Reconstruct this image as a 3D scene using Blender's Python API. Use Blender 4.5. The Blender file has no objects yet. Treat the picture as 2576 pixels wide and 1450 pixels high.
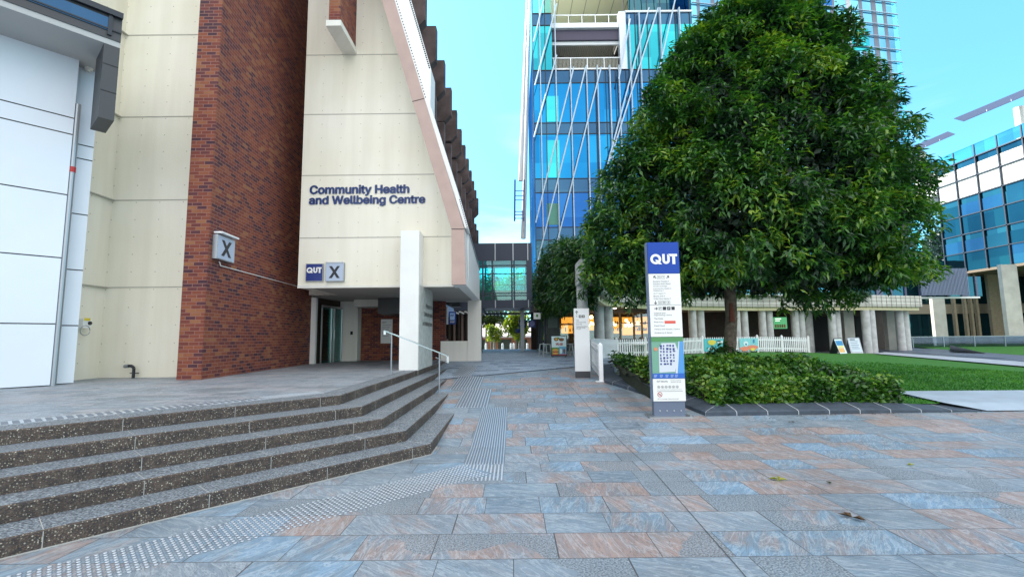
import bpy, math, random
import numpy as np
from mathutils import Vector, Matrix
C = bpy.context.scene.collection
SC = bpy.context.scene
random.seed(7); rng = np.random.default_rng(11)
R = math.radians

# ---------------------------------------------------------------- camera, world, sun, exposure
FPX = 1180.0; TH = R(6.0); ROLL = 0.0105; EYE = 1.65
cr, sr = math.cos(ROLL), math.sin(ROLL)
F_ = Vector((0, math.cos(TH), math.sin(TH)))
R0 = Vector((1, 0, 0)); U0 = Vector((0, -math.sin(TH), math.cos(TH)))
RX = R0 * cr - U0 * sr; UX = R0 * sr + U0 * cr
cam_d = bpy.data.cameras.new('camera'); cam = bpy.data.objects.new('camera', cam_d); C.objects.link(cam)
m = Matrix.Identity(4)
for i in range(3):
    m[i][0] = RX[i]; m[i][1] = UX[i]; m[i][2] = -F_[i]
m[0][3], m[1][3], m[2][3] = 0, 0, EYE
cam.matrix_world = m
cam_d.sensor_width = 36; cam_d.lens = FPX / 2575 * 36
cam_d.clip_start = 0.05; cam_d.clip_end = 3000
SC.camera = cam
SUN_DIR = Vector((-0.80, 0.60, 0)).normalized(); SUN_EL = R(34)
w = bpy.data.worlds.new("World"); SC.world = w; w.use_nodes = True
nt = w.node_tree; bg = nt.nodes['Background']
sky = nt.nodes.new('ShaderNodeTexSky'); sky.sky_type = 'NISHITA'; sky.sun_disc = False
sky.sun_elevation = SUN_EL; sky.sun_rotation = math.atan2(SUN_DIR.x, SUN_DIR.y)
sky.air_density = 1.0; sky.dust_density = 0.2; sky.ozone_density = 2.0
tint = nt.nodes.new('ShaderNodeMix'); tint.data_type = 'RGBA'; tint.blend_type = 'MULTIPLY'
tint.inputs[0].default_value = 1.0; tint.inputs[7].default_value = (0.82, 1.45, 1.35, 1)
nt.links.new(sky.outputs[0], tint.inputs[6])
tcz = nt.nodes.new('ShaderNodeTexCoord'); spz = nt.nodes.new('ShaderNodeSeparateXYZ'); nt.links.new(tcz.outputs['Generated'], spz.inputs[0])
rz_ = nt.nodes.new('ShaderNodeValToRGB'); nt.links.new(spz.outputs[2], rz_.inputs[0]); rz_.color_ramp.elements[0].position = 0.0; rz_.color_ramp.elements[0].color = (.30, .66, .70, 1)
rz_.color_ramp.elements[1].position = .6; rz_.color_ramp.elements[1].color = (.84, 1.42, 1.40, 1); nt.links.new(rz_.outputs[0], tint.inputs[7])
# cloud added out of view, above and behind, to brighten the shaded plaza
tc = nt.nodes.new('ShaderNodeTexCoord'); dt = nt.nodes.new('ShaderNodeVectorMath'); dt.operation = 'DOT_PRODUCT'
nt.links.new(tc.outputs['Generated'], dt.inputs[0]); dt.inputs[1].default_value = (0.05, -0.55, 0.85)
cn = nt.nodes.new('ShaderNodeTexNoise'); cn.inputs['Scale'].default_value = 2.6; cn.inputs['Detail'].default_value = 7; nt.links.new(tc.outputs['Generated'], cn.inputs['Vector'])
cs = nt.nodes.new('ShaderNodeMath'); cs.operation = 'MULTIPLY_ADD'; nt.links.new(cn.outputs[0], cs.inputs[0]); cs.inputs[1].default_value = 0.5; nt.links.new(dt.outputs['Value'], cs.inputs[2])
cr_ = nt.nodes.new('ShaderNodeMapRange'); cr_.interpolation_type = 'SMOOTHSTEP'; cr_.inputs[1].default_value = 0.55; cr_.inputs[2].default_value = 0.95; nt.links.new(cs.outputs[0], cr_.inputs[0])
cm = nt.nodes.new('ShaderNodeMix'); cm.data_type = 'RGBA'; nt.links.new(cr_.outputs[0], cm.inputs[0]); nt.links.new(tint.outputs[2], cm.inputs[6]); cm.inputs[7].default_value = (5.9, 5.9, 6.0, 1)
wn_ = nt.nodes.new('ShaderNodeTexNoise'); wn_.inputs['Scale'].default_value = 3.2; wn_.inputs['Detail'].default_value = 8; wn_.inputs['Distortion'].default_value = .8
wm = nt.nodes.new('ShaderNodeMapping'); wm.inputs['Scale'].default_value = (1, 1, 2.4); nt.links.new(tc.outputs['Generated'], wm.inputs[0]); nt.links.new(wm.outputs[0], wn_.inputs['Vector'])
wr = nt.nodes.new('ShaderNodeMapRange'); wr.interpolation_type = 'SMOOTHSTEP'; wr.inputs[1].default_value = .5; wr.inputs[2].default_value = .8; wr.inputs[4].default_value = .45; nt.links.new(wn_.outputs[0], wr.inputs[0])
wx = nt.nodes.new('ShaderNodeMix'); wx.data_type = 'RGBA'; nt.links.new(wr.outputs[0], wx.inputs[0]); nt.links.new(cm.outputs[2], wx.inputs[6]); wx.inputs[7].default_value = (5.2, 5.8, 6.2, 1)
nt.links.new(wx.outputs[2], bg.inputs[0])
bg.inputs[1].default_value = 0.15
sd = bpy.data.lights.new('sun', 'SUN'); sd.energy = 4.0; sd.angle = R(0.5); sd.color = (1, 0.93, 0.82)
so = bpy.data.objects.new('sun', sd); C.objects.link(so)
sdir = Vector((SUN_DIR.x * math.cos(SUN_EL), SUN_DIR.y * math.cos(SUN_EL), math.sin(SUN_EL)))
so.rotation_euler = sdir.to_track_quat('Z', 'Y').to_euler(); so.location = (-30, 30, 60)
SC.view_settings.view_transform = 'Standard'; SC.view_settings.look = 'None'
SC.view_settings.exposure = 1.3; SC.view_settings.gamma = 1

# ---------------------------------------------------------------- projecting picture coordinates (2575 wide) on real planes
def ray(u, v): return RX * ((u - 1287.5) / FPX) + UX * ((725 - v) / FPX) + F_
def PY(u, v, Y):
    d = ray(u, v); t = Y / d.y; return Vector((d.x * t, Y, EYE + d.z * t))
def PX(u, v, X):
    d = ray(u, v); t = X / d.x; return Vector((X, d.y * t, EYE + d.z * t))
def PZ(u, v, z):
    d = ray(u, v); t = (z - EYE) / d.z; return Vector((d.x * t, d.y * t, z))
def PV(u, v, p0, dr):
    d = ray(u, v); nx, ny = dr[1], -dr[0]
    t = (p0[0] * nx + p0[1] * ny) / (d.x * nx + d.y * ny)
    return Vector((d.x * t, d.y * t, EYE + d.z * t))
GP = [(-50, 0), (7.3, 0), (9.7, .15), (11.8, .30), (14.1, .45), (16.8, .60), (19.8, .75), (38, .75), (44, .45), (60, -1.4), (90, -1.6)]
def g(x, y):
    z = float(np.interp(y, [a for a, _ in GP], [b for _, b in GP]))
    if x > 3:
        s = min(1, (x - 3) / 5.0); s = s * s * (3 - 2 * s)
        z = (1 - s) * z + s * min(float(np.interp(y, [7.3, 9.7, 11.8, 14.5, 60], [0, .15, .3, .42, .42])), .42)
    return z
def PG(u, v):
    z = .3
    for _ in range(30):
        p = PZ(u, v, z); z = .5 * z + .5 * g(p.x, p.y)
    return p

# ---------------------------------------------------------------- materials
MATS = {}
def mat(name, col, rough=.6, metal=0, spec=.5, noise=0, nscale=4, bump=0, bscale=40, emit=None, estr=0, col2=None, coat=0):
    if name in MATS: return MATS[name]
    mm = bpy.data.materials.new(name); mm.use_nodes = True; n = mm.node_tree; b = n.nodes['Principled BSDF']
    b.inputs['Base Color'].default_value = (*col, 1); b.inputs['Roughness'].default_value = rough
    b.inputs['Metallic'].default_value = metal; b.inputs['Specular IOR Level'].default_value = spec
    b.inputs['Coat Weight'].default_value = coat
    if emit: b.inputs['Emission Color'].default_value = (*emit, 1); b.inputs['Emission Strength'].default_value = estr
    if noise or bump:
        geo = n.nodes.new('ShaderNodeNewGeometry')
    if noise:
        nz = n.nodes.new('ShaderNodeTexNoise'); nz.inputs['Scale'].default_value = nscale; nz.inputs['Detail'].default_value = 8
        n.links.new(geo.outputs['Position'], nz.inputs['Vector'])
        mx = n.nodes.new('ShaderNodeMix'); mx.data_type = 'RGBA'
        c2 = col2 or tuple(c * (1 - noise) for c in col)
        rm = n.nodes.new('ShaderNodeMapRange'); rm.inputs[1].default_value = .35; rm.inputs[2].default_value = .65
        n.links.new(nz.outputs[0], rm.inputs[0]); n.links.new(rm.outputs[0], mx.inputs[0])
        mx.inputs[6].default_value = (*col, 1); mx.inputs[7].default_value = (*c2, 1)
        n.links.new(mx.outputs[2], b.inputs['Base Color'])
    if bump:
        nb = n.nodes.new('ShaderNodeTexNoise'); nb.inputs['Scale'].default_value = bscale; nb.inputs['Detail'].default_value = 4
        n.links.new(geo.outputs['Position'], nb.inputs['Vector'])
        bp = n.nodes.new('ShaderNodeBump'); bp.inputs['Strength'].default_value = bump; bp.inputs['Distance'].default_value = .02
        n.links.new(nb.outputs[0], bp.inputs['Height']); n.links.new(bp.outputs[0], b.inputs['Normal'])
    MATS[name] = mm; return mm

def N(n, t, **k):
    x = n.nodes.new(t)
    for a, b in k.items(): setattr(x, a, b)
    return x
def math_node(n, op, a, b=None, c=None):
    x = n.nodes.new('ShaderNodeMath'); x.operation = op
    for i, v in enumerate((a, b, c)):
        if v is None: continue
        if isinstance(v, (int, float)): x.inputs[i].default_value = v
        else: n.links.new(v, x.inputs[i])
    return x.outputs[0]
def ramp(n, fac, stops, interp='LINEAR'):
    x = n.nodes.new('ShaderNodeValToRGB'); x.color_ramp.interpolation = interp
    el = x.color_ramp.elements
    while len(el) < len(stops): el.new(0.5)
    for e, (p, c) in zip(el, stops): e.position = p; e.color = (*c, 1)
    n.links.new(fac, x.inputs[0]); return x.outputs[0]
def mixc(n, fac, a, b, blend='MIX'):
    x = n.nodes.new('ShaderNodeMix'); x.data_type = 'RGBA'; x.blend_type = blend
    for s, v in ((0, fac), (6, a), (7, b)):
        if isinstance(v, (int, float)): x.inputs[s].default_value = v
        elif isinstance(v, tuple): x.inputs[s].default_value = (*v, 1)
        else: n.links.new(v, x.inputs[s])
    return x.outputs[2]
def wallvec(n):
    geo = N(n, 'ShaderNodeNewGeometry'); sp = N(n, 'ShaderNodeSeparateXYZ'); n.links.new(geo.outputs['Position'], sp.inputs[0])
    h = math_node(n, 'ADD', sp.outputs[0], sp.outputs[1]); cb = N(n, 'ShaderNodeCombineXYZ')
    n.links.new(h, cb.inputs[0]); n.links.new(sp.outputs[2], cb.inputs[1])
    return geo, sp, h, cb.outputs[0]
def brick_mat(name, stops, mortar, bw=.24, bh=.086, ms=.008, rough=.8):
    mm = bpy.data.materials.new(name); mm.use_nodes = True; n = mm.node_tree; b = n.nodes['Principled BSDF']
    geo, sp, h, vec = wallvec(n)
    bt = N(n, 'ShaderNodeTexBrick'); bt.inputs['Scale'].default_value = 1; bt.inputs['Brick Width'].default_value = bw
    bt.inputs['Row Height'].default_value = bh; bt.inputs['Mortar Size'].default_value = ms; bt.inputs['Mortar Smooth'].default_value = .2
    bt.inputs['Color1'].default_value = (0, 0, 0, 1); bt.inputs['Color2'].default_value = (1, 1, 1, 1); bt.inputs['Mortar'].default_value = (.5, .5, .5, 1)
    bt.inputs['Bias'].default_value = 0
    n.links.new(vec, bt.inputs['Vector'])
    big = N(n, 'ShaderNodeTexNoise'); big.inputs['Scale'].default_value = .55; big.inputs['Detail'].default_value = 3; n.links.new(geo.outputs['Position'], big.inputs['Vector'])
    val = math_node(n, 'ADD', bt.outputs['Color'], math_node(n, 'MULTIPLY', math_node(n, 'SUBTRACT', big.outputs[0], .5), 1.1))
    col = ramp(n, val, stops)
    fine = N(n, 'ShaderNodeTexNoise'); fine.inputs['Scale'].default_value = 60; fine.inputs['Detail'].default_value = 5; n.links.new(geo.outputs['Position'], fine.inputs['Vector'])
    col = mixc(n, .35, col, ramp(n, fine.outputs[0], [(.3, (.25, .25, .25)), (.7, (.9, .9, .9))]), 'MULTIPLY')
    fin = mixc(n, bt.outputs['Fac'], col, mortar)
    n.links.new(fin, b.inputs['Base Color']); b.inputs['Roughness'].default_value = rough
    bp = N(n, 'ShaderNodeBump'); bp.inputs['Distance'].default_value = .006; bp.inputs['Strength'].default_value = .8; bp.invert = True
    n.links.new(bt.outputs['Fac'], bp.inputs['Height']); n.links.new(bp.outputs[0], b.inputs['Normal'])
    MATS[name] = mm; return mm
brick = brick_mat('red_brick', [(0, (.06, .02, .035)), (.16, (.11, .03, .04)), (.36, (.175, .038, .028)), (.62, (.225, .052, .03)), (.85, (.27, .075, .035)), (1, (.32, .13, .055))], (.27, .13, .10))
brick2 = brick_mat('orange_brick', [(0, (.35, .1, .04)), (1, (.5, .18, .08))], (.45, .3, .2))

def cream_mat(name, c1, c2, dx=.62, dz=.46, holes=True):
    mm = bpy.data.materials.new(name); mm.use_nodes = True; n = mm.node_tree; b = n.nodes['Principled BSDF']
    geo, sp, h, vec = wallvec(n)
    nz = N(n, 'ShaderNodeTexNoise'); nz.inputs['Scale'].default_value = .5; nz.inputs['Detail'].default_value = 9; n.links.new(geo.outputs['Position'], nz.inputs['Vector'])
    col = ramp(n, nz.outputs[0], [(.3, c1), (.7, c2)])
    # streaks under rain
    st = N(n, 'ShaderNodeTexNoise'); st.inputs['Scale'].default_value = 1; st.inputs['Detail'].default_value = 6
    mp = N(n, 'ShaderNodeMapping'); mp.inputs['Scale'].default_value = (3.0, .25, 1); n.links.new(vec, mp.inputs[0]); n.links.new(mp.outputs[0], st.inputs['Vector'])
    col = mixc(n, .18, col, ramp(n, st.outputs[0], [(.35, (.62, .6, .55)), (.6, (1, 1, 1))]), 'MULTIPLY')
    if holes:
        fx = math_node(n, 'SUBTRACT', math_node(n, 'FRACT', math_node(n, 'DIVIDE', h, dx)), .5)
        fz = math_node(n, 'SUBTRACT', math_node(n, 'FRACT', math_node(n, 'DIVIDE', sp.outputs[2], dz)), .5)
        d = math_node(n, 'SQRT', math_node(n, 'ADD', math_node(n, 'POWER', math_node(n, 'MULTIPLY', fx, dx), 2.0), math_node(n, 'POWER', math_node(n, 'MULTIPLY', fz, dz), 2.0)))
        msk = math_node(n, 'LESS_THAN', d, .014)
        col = mixc(n, math_node(n, 'MULTIPLY', msk, .6), col, (.2, .19, .17))
    n.links.new(col, b.inputs['Base Color']); b.inputs['Roughness'].default_value = .75
    bp = N(n, 'ShaderNodeBump'); bp.inputs['Distance'].default_value = .01; bp.inputs['Strength'].default_value = .25
    f2 = N(n, 'ShaderNodeTexNoise'); f2.inputs['Scale'].default_value = 25; n.links.new(geo.outputs['Position'], f2.inputs['Vector'])
    n.links.new(f2.outputs[0], bp.inputs['Height']); n.links.new(bp.outputs[0], b.inputs['Normal'])
    MATS[name] = mm; return mm
cream = cream_mat('cream_render', (.80, .76, .62), (.86, .83, .73))
creamp = cream_mat('cream_plain', (.74, .73, .66), (.80, .79, .74), holes=False)
whitep = mat('white_paint', (.84, .85, .84), .5, noise=.07, nscale=1.3, bump=.15, bscale=30)
pinkp = mat('pink_painted_concrete', (.50, .36, .32), .7, noise=.12, nscale=2, bump=.2)
panel = mat('white_composite_panel', (.74, .79, .86), .32, noise=.04, nscale=.8)
darkm = mat('dark_metal', (.03, .036, .045), .4, metal=.4)
charcoal = mat('charcoal_panel', (.045, .047, .052), .45)
grooves = mat('groove_black', (.02, .02, .02), .8)
jointg = mat('joint_grey', (.42, .41, .36), .8)
steel = mat('brushed_steel', (.62, .64, .66), .28, metal=1)
galv = mat('galvanised_steel', (.38, .41, .44), .45, metal=.8)
concrete = mat('grey_concrete', (.56, .57, .56), .8, noise=.25, nscale=3, bump=.3)
conc_dark = mat('weathered_concrete', (.125, .088, .085), .9, noise=.55, nscale=1.2, bump=.5, bscale=20)
paleconc = mat('pale_concrete', (.62, .61, .55), .75, noise=.18, nscale=1.5, bump=.2)
whitem = mat('white_metal', (.8, .81, .82), .4)
vinyl = mat('white_vinyl', (.82, .84, .86), .35)
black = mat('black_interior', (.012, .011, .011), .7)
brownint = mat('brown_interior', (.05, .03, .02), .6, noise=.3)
bark = mat('bark', (.17, .135, .10), .9, noise=.5, nscale=9, bump=.8, bscale=25)
palebark = mat('pale_bark', (.45, .38, .3), .9, noise=.4, nscale=6)
ink = mat('sign_ink', (.02, .022, .03), .5)
navy = mat('navy_blue', (.012, .03, .19), .35)
brightblue = mat('corporate_blue', (.003, .055, .36), .35, spec=.3)
signwhite = mat('sign_white', (.80, .80, .78), .4)
signgrey = mat('sign_silver_blue', (.42, .50, .64), .4)
bluestone = mat('bluestone', (.055, .075, .105), .6, noise=.35, nscale=5, bump=.25)
yellowp = mat('yellow_label', (.75, .6, .03), .5)
redp = mat('red_paint', (.45, .03, .03), .5)

def glass_reflect(name, col, rough=.03, base=(.01, .03, .05)):
    mm = bpy.data.materials.new(name); mm.use_nodes = True; n = mm.node_tree
    n.nodes.remove(n.nodes['Principled BSDF']); out = n.nodes['Material Output']
    d = N(n, 'ShaderNodeBsdfDiffuse'); d.inputs[0].default_value = (*base, 1)
    gl = N(n, 'ShaderNodeBsdfGlossy'); gl.inputs[0].default_value = (*col, 1); gl.inputs[1].default_value = rough
    lw = N(n, 'ShaderNodeLayerWeight'); lw.inputs[0].default_value = .35
    f = math_node(n, 'ADD', math_node(n, 'MULTIPLY', lw.outputs['Fresnel'], .6), .55)
    geo = N(n, 'ShaderNodeNewGeometry'); nz = N(n, 'ShaderNodeTexNoise'); nz.inputs['Scale'].default_value = .35; n.links.new(geo.outputs['Position'], nz.inputs['Vector'])
    bp = N(n, 'ShaderNodeBump'); bp.inputs['Strength'].default_value = .45; bp.inputs['Distance'].default_value = .05; n.links.new(nz.outputs[0], bp.inputs['Height'])
    n.links.new(bp.outputs[0], gl.inputs['Normal'])
    sp = N(n, 'ShaderNodeSeparateXYZ'); n.links.new(geo.outputs['Position'], sp.inputs[0])   # pane to pane differences
    hx = math_node(n, 'FLOOR', math_node(n, 'DIVIDE', math_node(n, 'ADD', sp.outputs[0], sp.outputs[1]), 1.32)); hz = math_node(n, 'FLOOR', math_node(n, 'DIVIDE', sp.outputs[2], 2.2))
    cb = N(n, 'ShaderNodeCombineXYZ'); n.links.new(hx, cb.inputs[0]); n.links.new(hz, cb.inputs[1]); wn = N(n, 'ShaderNodeTexWhiteNoise'); n.links.new(cb.outputs[0], wn.inputs['Vector'])
    big = N(n, 'ShaderNodeTexNoise'); big.inputs['Scale'].default_value = .16; big.inputs['Detail'].default_value = 4; n.links.new(geo.outputs['Position'], big.inputs['Vector'])
    vv = math_node(n, 'ADD', math_node(n, 'MULTIPLY', wn.outputs[0], .45), math_node(n, 'MULTIPLY', big.outputs[0], 1.1))
    cc = mixc(n, 1.0, (*col,), ramp(n, vv, [(.25, (.42, .5, .6)), (.75, (1.15, 1.15, 1.15)), (.95, (1.5, 1.5, 1.3))]), 'MULTIPLY'); n.links.new(cc, gl.inputs[0])
    mx = N(n, 'ShaderNodeMixShader'); n.links.new(f, mx.inputs[0]); n.links.new(d.outputs[0], mx.inputs[1]); n.links.new(gl.outputs[0], mx.inputs[2])
    n.links.new(mx.outputs[0], out.inputs[0]); MATS[name] = mm; return mm
gblue = glass_reflect('blue_glass', (.02, .25, .55), base=(.003, .04, .16))
gdeep = glass_reflect('deep_blue_glass', (.03, .14, .42), base=(.005, .03, .1))
gcyan = glass_reflect('cyan_glass', (.05, .50, .58), base=(.01, .14, .16))
gspan = glass_reflect('spandrel_glass', (.05, .13, .24), rough=.12, base=(.02, .06, .12))
gteal = glass_reflect('teal_glass', (.06, .15, .21), base=(.01, .05, .06))
gpale = glass_reflect('pale_glass', (.18, .50, .70), base=(.04, .16, .26))
gdk = glass_reflect('dark_teal_glass', (.03, .10, .15), base=(.005, .02, .03))
def glass_clear(name, tint, refl=.12):
    mm = bpy.data.materials.new(name); mm.use_nodes = True; n = mm.node_tree
    n.nodes.remove(n.nodes['Principled BSDF']); out = n.nodes['Material Output']
    t = N(n, 'ShaderNodeBsdfTransparent'); t.inputs[0].default_value = (*tint, 1)
    gl = N(n, 'ShaderNodeBsdfGlossy'); gl.inputs[0].default_value = (.8, .95, 1, 1); gl.inputs[1].default_value = .02
    lw = N(n, 'ShaderNodeLayerWeight'); lw.inputs[0].default_value = .3
    f = math_node(n, 'ADD', math_node(n, 'MULTIPLY', lw.outputs['Fresnel'], .6), refl)
    mx = N(n, 'ShaderNodeMixShader'); n.links.new(f, mx.inputs[0]); n.links.new(t.outputs[0], mx.inputs[1]); n.links.new(gl.outputs[0], mx.inputs[2])
    n.links.new(mx.outputs[0], out.inputs[0]); MATS[name] = mm; return mm
gclear = glass_clear('clear_cyan_glass', (.52, .97, .98), .05)
gdim = glass_clear('shop_glass', (.7, .75, .75), .10)
ggreen = glass_clear('green_glass', (.15, .55, .48), .1)

def leaf_mat(name, stops, trans=.25, rough=.35):
    mm = bpy.data.materials.new(name); mm.use_nodes = True; n = mm.node_tree; b = n.nodes['Principled BSDF']; out = n.nodes['Material Output']
    geo = N(n, 'ShaderNodeNewGeometry')
    nz = N(n, 'ShaderNodeTexNoise'); nz.inputs['Scale'].default_value = 1.1; n.links.new(geo.outputs['Position'], nz.inputs['Vector'])
    v = math_node(n, 'ADD', math_node(n, 'MULTIPLY', geo.outputs['Random Per Island'], .6), math_node(n, 'MULTIPLY', math_node(n, 'SUBTRACT', nz.outputs[0], .38), 1.9))
    col = ramp(n, v, stops)
    n.links.new(col, b.inputs['Base Color']); b.inputs['Roughness'].default_value = rough; b.inputs['Specular IOR Level'].default_value = .5
    tr = N(n, 'ShaderNodeBsdfTranslucent'); n.links.new(mixc(n, 1.0, col, (1.6, 1.9, .6), 'MULTIPLY'), tr.inputs[0])
    mx = N(n, 'ShaderNodeMixShader'); mx.inputs[0].default_value = trans
    n.links.new(b.outputs[0], mx.inputs[1]); n.links.new(tr.outputs[0], mx.inputs[2]); n.links.new(mx.outputs[0], out.inputs[0])
    MATS[name] = mm; return mm
leafA = leaf_mat('tree_leaf', [(0, (.006, .026, .014)), (.30, (.016, .062, .022)), (.55, (.034, .12, .022)), (.8, (.08, .21, .025)), (1, (.22, .32, .03))])
leafH = leaf_mat('hedge_leaf', [(0, (.010, .038, .010)), (.35, (.022, .085, .012)), (.7, (.07, .19, .02)), (1, (.22, .34, .04))], .2, .3)
leafV = leaf_mat('vine_leaf', [(0, (.01, .035, .014)), (.5, (.02, .08, .02)), (1, (.07, .16, .02))])
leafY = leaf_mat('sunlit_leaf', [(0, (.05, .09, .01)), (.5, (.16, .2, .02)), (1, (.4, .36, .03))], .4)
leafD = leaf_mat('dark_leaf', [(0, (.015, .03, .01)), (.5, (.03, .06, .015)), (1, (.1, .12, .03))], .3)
grassm = leaf_mat('grass_blade', [(0, (.015, .09, .005)), (.5, (.03, .16, .008)), (1, (.08, .24, .015))], .2, .6)
pinem = leaf_mat('pine_leaf', [(0, (.02, .05, .05)), (1, (.04, .09, .08))], .1)

def paver_mat(name, bw, bh, stops, veins=1.0, mortar=(.07, .07, .075), ms=.004, offs=(0, 0, 0), rough=.38, spread=1.0):
    mm = bpy.data.materials.new(name); mm.use_nodes = True; n = mm.node_tree; b = n.nodes['Principled BSDF']
    geo = N(n, 'ShaderNodeNewGeometry'); mp = N(n, 'ShaderNodeMapping'); mp.inputs['Location'].default_value = offs; n.links.new(geo.outputs['Position'], mp.inputs[0])
    # wobble of the random length of each slab: offset rows by a noise of the row index
    sp = N(n, 'ShaderNodeSeparateXYZ'); n.links.new(mp.outputs[0], sp.inputs[0])
    row = math_node(n, 'FLOOR', math_node(n, 'DIVIDE', sp.outputs[1], bh))
    wn = N(n, 'ShaderNodeTexWhiteNoise', noise_dimensions='1D'); n.links.new(row, wn.inputs['W'])
    xs = math_node(n, 'ADD', sp.outputs[0], math_node(n, 'MULTIPLY', wn.outputs[0], bw))
    xs = math_node(n, 'ADD', xs, math_node(n, 'MULTIPLY', math_node(n, 'SINE', math_node(n, 'ADD', math_node(n, 'MULTIPLY', sp.outputs[0], 2.1), math_node(n, 'MULTIPLY', row, 1.7))), .17))
    cb = N(n, 'ShaderNodeCombineXYZ'); n.links.new(xs, cb.inputs[0]); n.links.new(sp.outputs[1], cb.inputs[1])
    bt = N(n, 'ShaderNodeTexBrick'); bt.offset = 0; bt.inputs['Scale'].default_value = 1; bt.inputs['Brick Width'].default_value = bw
    bt.inputs['Row Height'].default_value = bh; bt.inputs['Mortar Size'].default_value = ms; bt.inputs['Mortar Smooth'].default_value = .1
    bt.inputs['Color1'].default_value = (0, 0, 0, 1); bt.inputs['Color2'].default_value = (1, 1, 1, 1); bt.inputs['Mortar'].default_value = (.5, .5, .5, 1)
    n.links.new(cb.outputs[0], bt.inputs['Vector'])
    rnd = bt.outputs['Color']
    # veins: noise warped per slab
    vm = N(n, 'ShaderNodeVectorMath', operation='SCALE'); n.links.new(rnd, vm.inputs[0]); vm.inputs['Scale'].default_value = 37.0
    rot = N(n, 'ShaderNodeVectorRotate', rotation_type='Z_AXIS'); n.links.new(geo.outputs['Position'], rot.inputs['Vector']); n.links.new(math_node(n, 'MULTIPLY', rnd, 2.4), rot.inputs['Angle'])
    vs = N(n, 'ShaderNodeVectorMath', operation='MULTIPLY'); n.links.new(rot.outputs[0], vs.inputs[0]); vs.inputs[1].default_value = (.8, 3.6, 1)
    va = N(n, 'ShaderNodeVectorMath', operation='ADD'); n.links.new(vs.outputs[0], va.inputs[0]); n.links.new(vm.outputs[0], va.inputs[1])
    nz = N(n, 'ShaderNodeTexNoise'); nz.inputs['Scale'].default_value = 1.5; nz.inputs['Detail'].default_value = 11; nz.inputs['Roughness'].default_value = .62; nz.inputs['Distortion'].default_value = 1.3
    n.links.new(va.outputs[0], nz.inputs['Vector'])
    val = math_node(n, 'ADD', math_node(n, 'MULTIPLY', rnd, .66 * spread), math_node(n, 'MULTIPLY', nz.outputs[0], .40 * veins))
    big = N(n, 'ShaderNodeTexNoise'); big.inputs['Scale'].default_value = .9; big.inputs['Detail'].default_value = 5; big.inputs['Distortion'].default_value = 1.5; n.links.new(geo.outputs['Position'], big.inputs['Vector'])
    val = math_node(n, 'ADD', val, math_node(n, 'MULTIPLY', math_node(n, 'SUBTRACT', big.outputs[0], .5), .40 * veins))
    col = ramp(n, val, stops)
    n2 = N(n, 'ShaderNodeTexNoise'); n2.inputs['Scale'].default_value = 3.2; n2.inputs['Detail'].default_value = 12; n2.inputs['Roughness'].default_value = .7; n2.inputs['Distortion'].default_value = 1.8
    n.links.new(va.outputs[0], n2.inputs['Vector'])
    col = mixc(n, .8 * min(1, veins), col, ramp(n, n2.outputs[0], [(.30, (.50, .50, .53)), (.42, (.80, .82, .84)), (.5, (1, 1, 1)), (.60, (1.0, .93, .88)), (.72, (.82, .88, .92))]), 'MULTIPLY')
    ra = math_node(n, 'ABSOLUTE', math_node(n, 'SUBTRACT', n2.outputs[0], .5)); col = mixc(n, .75 * min(1, veins), col, ramp(n, ra, [(0, (.34, .33, .36)), (.010, (.62, .60, .60)), (.028, (1, 1, 1))]), 'MULTIPLY')
    n3 = N(n, 'ShaderNodeTexNoise'); n3.inputs['Scale'].default_value = 1.9; n3.inputs['Detail'].default_value = 9; n3.inputs['Roughness'].default_value = .66; n3.inputs['Distortion'].default_value = 1.6
    v3 = N(n, 'ShaderNodeVectorMath', operation='ADD'); n.links.new(va.outputs[0], v3.inputs[0]); v3.inputs[1].default_value = (9.1, 4.7, 2.0); n.links.new(v3.outputs[0], n3.inputs['Vector'])
    rb = math_node(n, 'ABSOLUTE', math_node(n, 'SUBTRACT', n3.outputs[0], .48)); col = mixc(n, math_node(n, 'MULTIPLY', math_node(n, 'SUBTRACT', 1.0, math_node(n, 'MINIMUM', math_node(n, 'MULTIPLY', rb, 28.0), 1.0)), .42 * min(1, veins)), col, (.50, .56, .60))
    # speckled granite slabs
    pep = N(n, 'ShaderNodeTexNoise'); pep.inputs['Scale'].default_value = 70; pep.inputs['Detail'].default_value = 2; n.links.new(geo.outputs['Position'], pep.inputs['Vector'])
    vd = N(n, 'ShaderNodeTexVoronoi'); vd.inputs['Scale'].default_value = 1.15; vv = N(n, 'ShaderNodeVectorMath', operation='ADD'); n.links.new(geo.outputs['Position'], vv.inputs[0])
    vw = N(n, 'ShaderNodeVectorMath', operation='SCALE'); n.links.new(big.outputs[1], vw.inputs[0]); vw.inputs['Scale'].default_value = .5; n.links.new(vw.outputs[0], vv.inputs[1]); n.links.new(vv.outputs[0], vd.inputs['Vector'])
    vc = N(n, 'ShaderNodeSeparateColor'); n.links.new(vd.outputs['Color'], vc.inputs[0])
    sel = math_node(n, 'MULTIPLY', math_node(n, 'GREATER_THAN', vc.outputs[0], .55), math_node(n, 'GREATER_THAN', math_node(n, 'FRACT', math_node(n, 'MULTIPLY', rnd, 7.31)), .66))
    gm = math_node(n, 'MULTIPLY', sel, .8 * veins)
    col = mixc(n, gm, col, ramp(n, pep.outputs[0], [(.38, (.06, .075, .09)), (.6, (.30, .35, .39))]))
    gv = N(n, 'ShaderNodeTexVoronoi'); gv.inputs['Scale'].default_value = 2.3; n.links.new(geo.outputs['Position'], gv.inputs['Vector'])
    gc = N(n, 'ShaderNodeSeparateColor'); n.links.new(gv.outputs['Color'], gc.inputs[0])
    gs = math_node(n, 'LESS_THAN', gv.outputs['Distance'], math_node(n, 'MULTIPLY', math_node(n, 'GREATER_THAN', gc.outputs[1], .6), math_node(n, 'MULTIPLY', gc.outputs[2], .05)))
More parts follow.
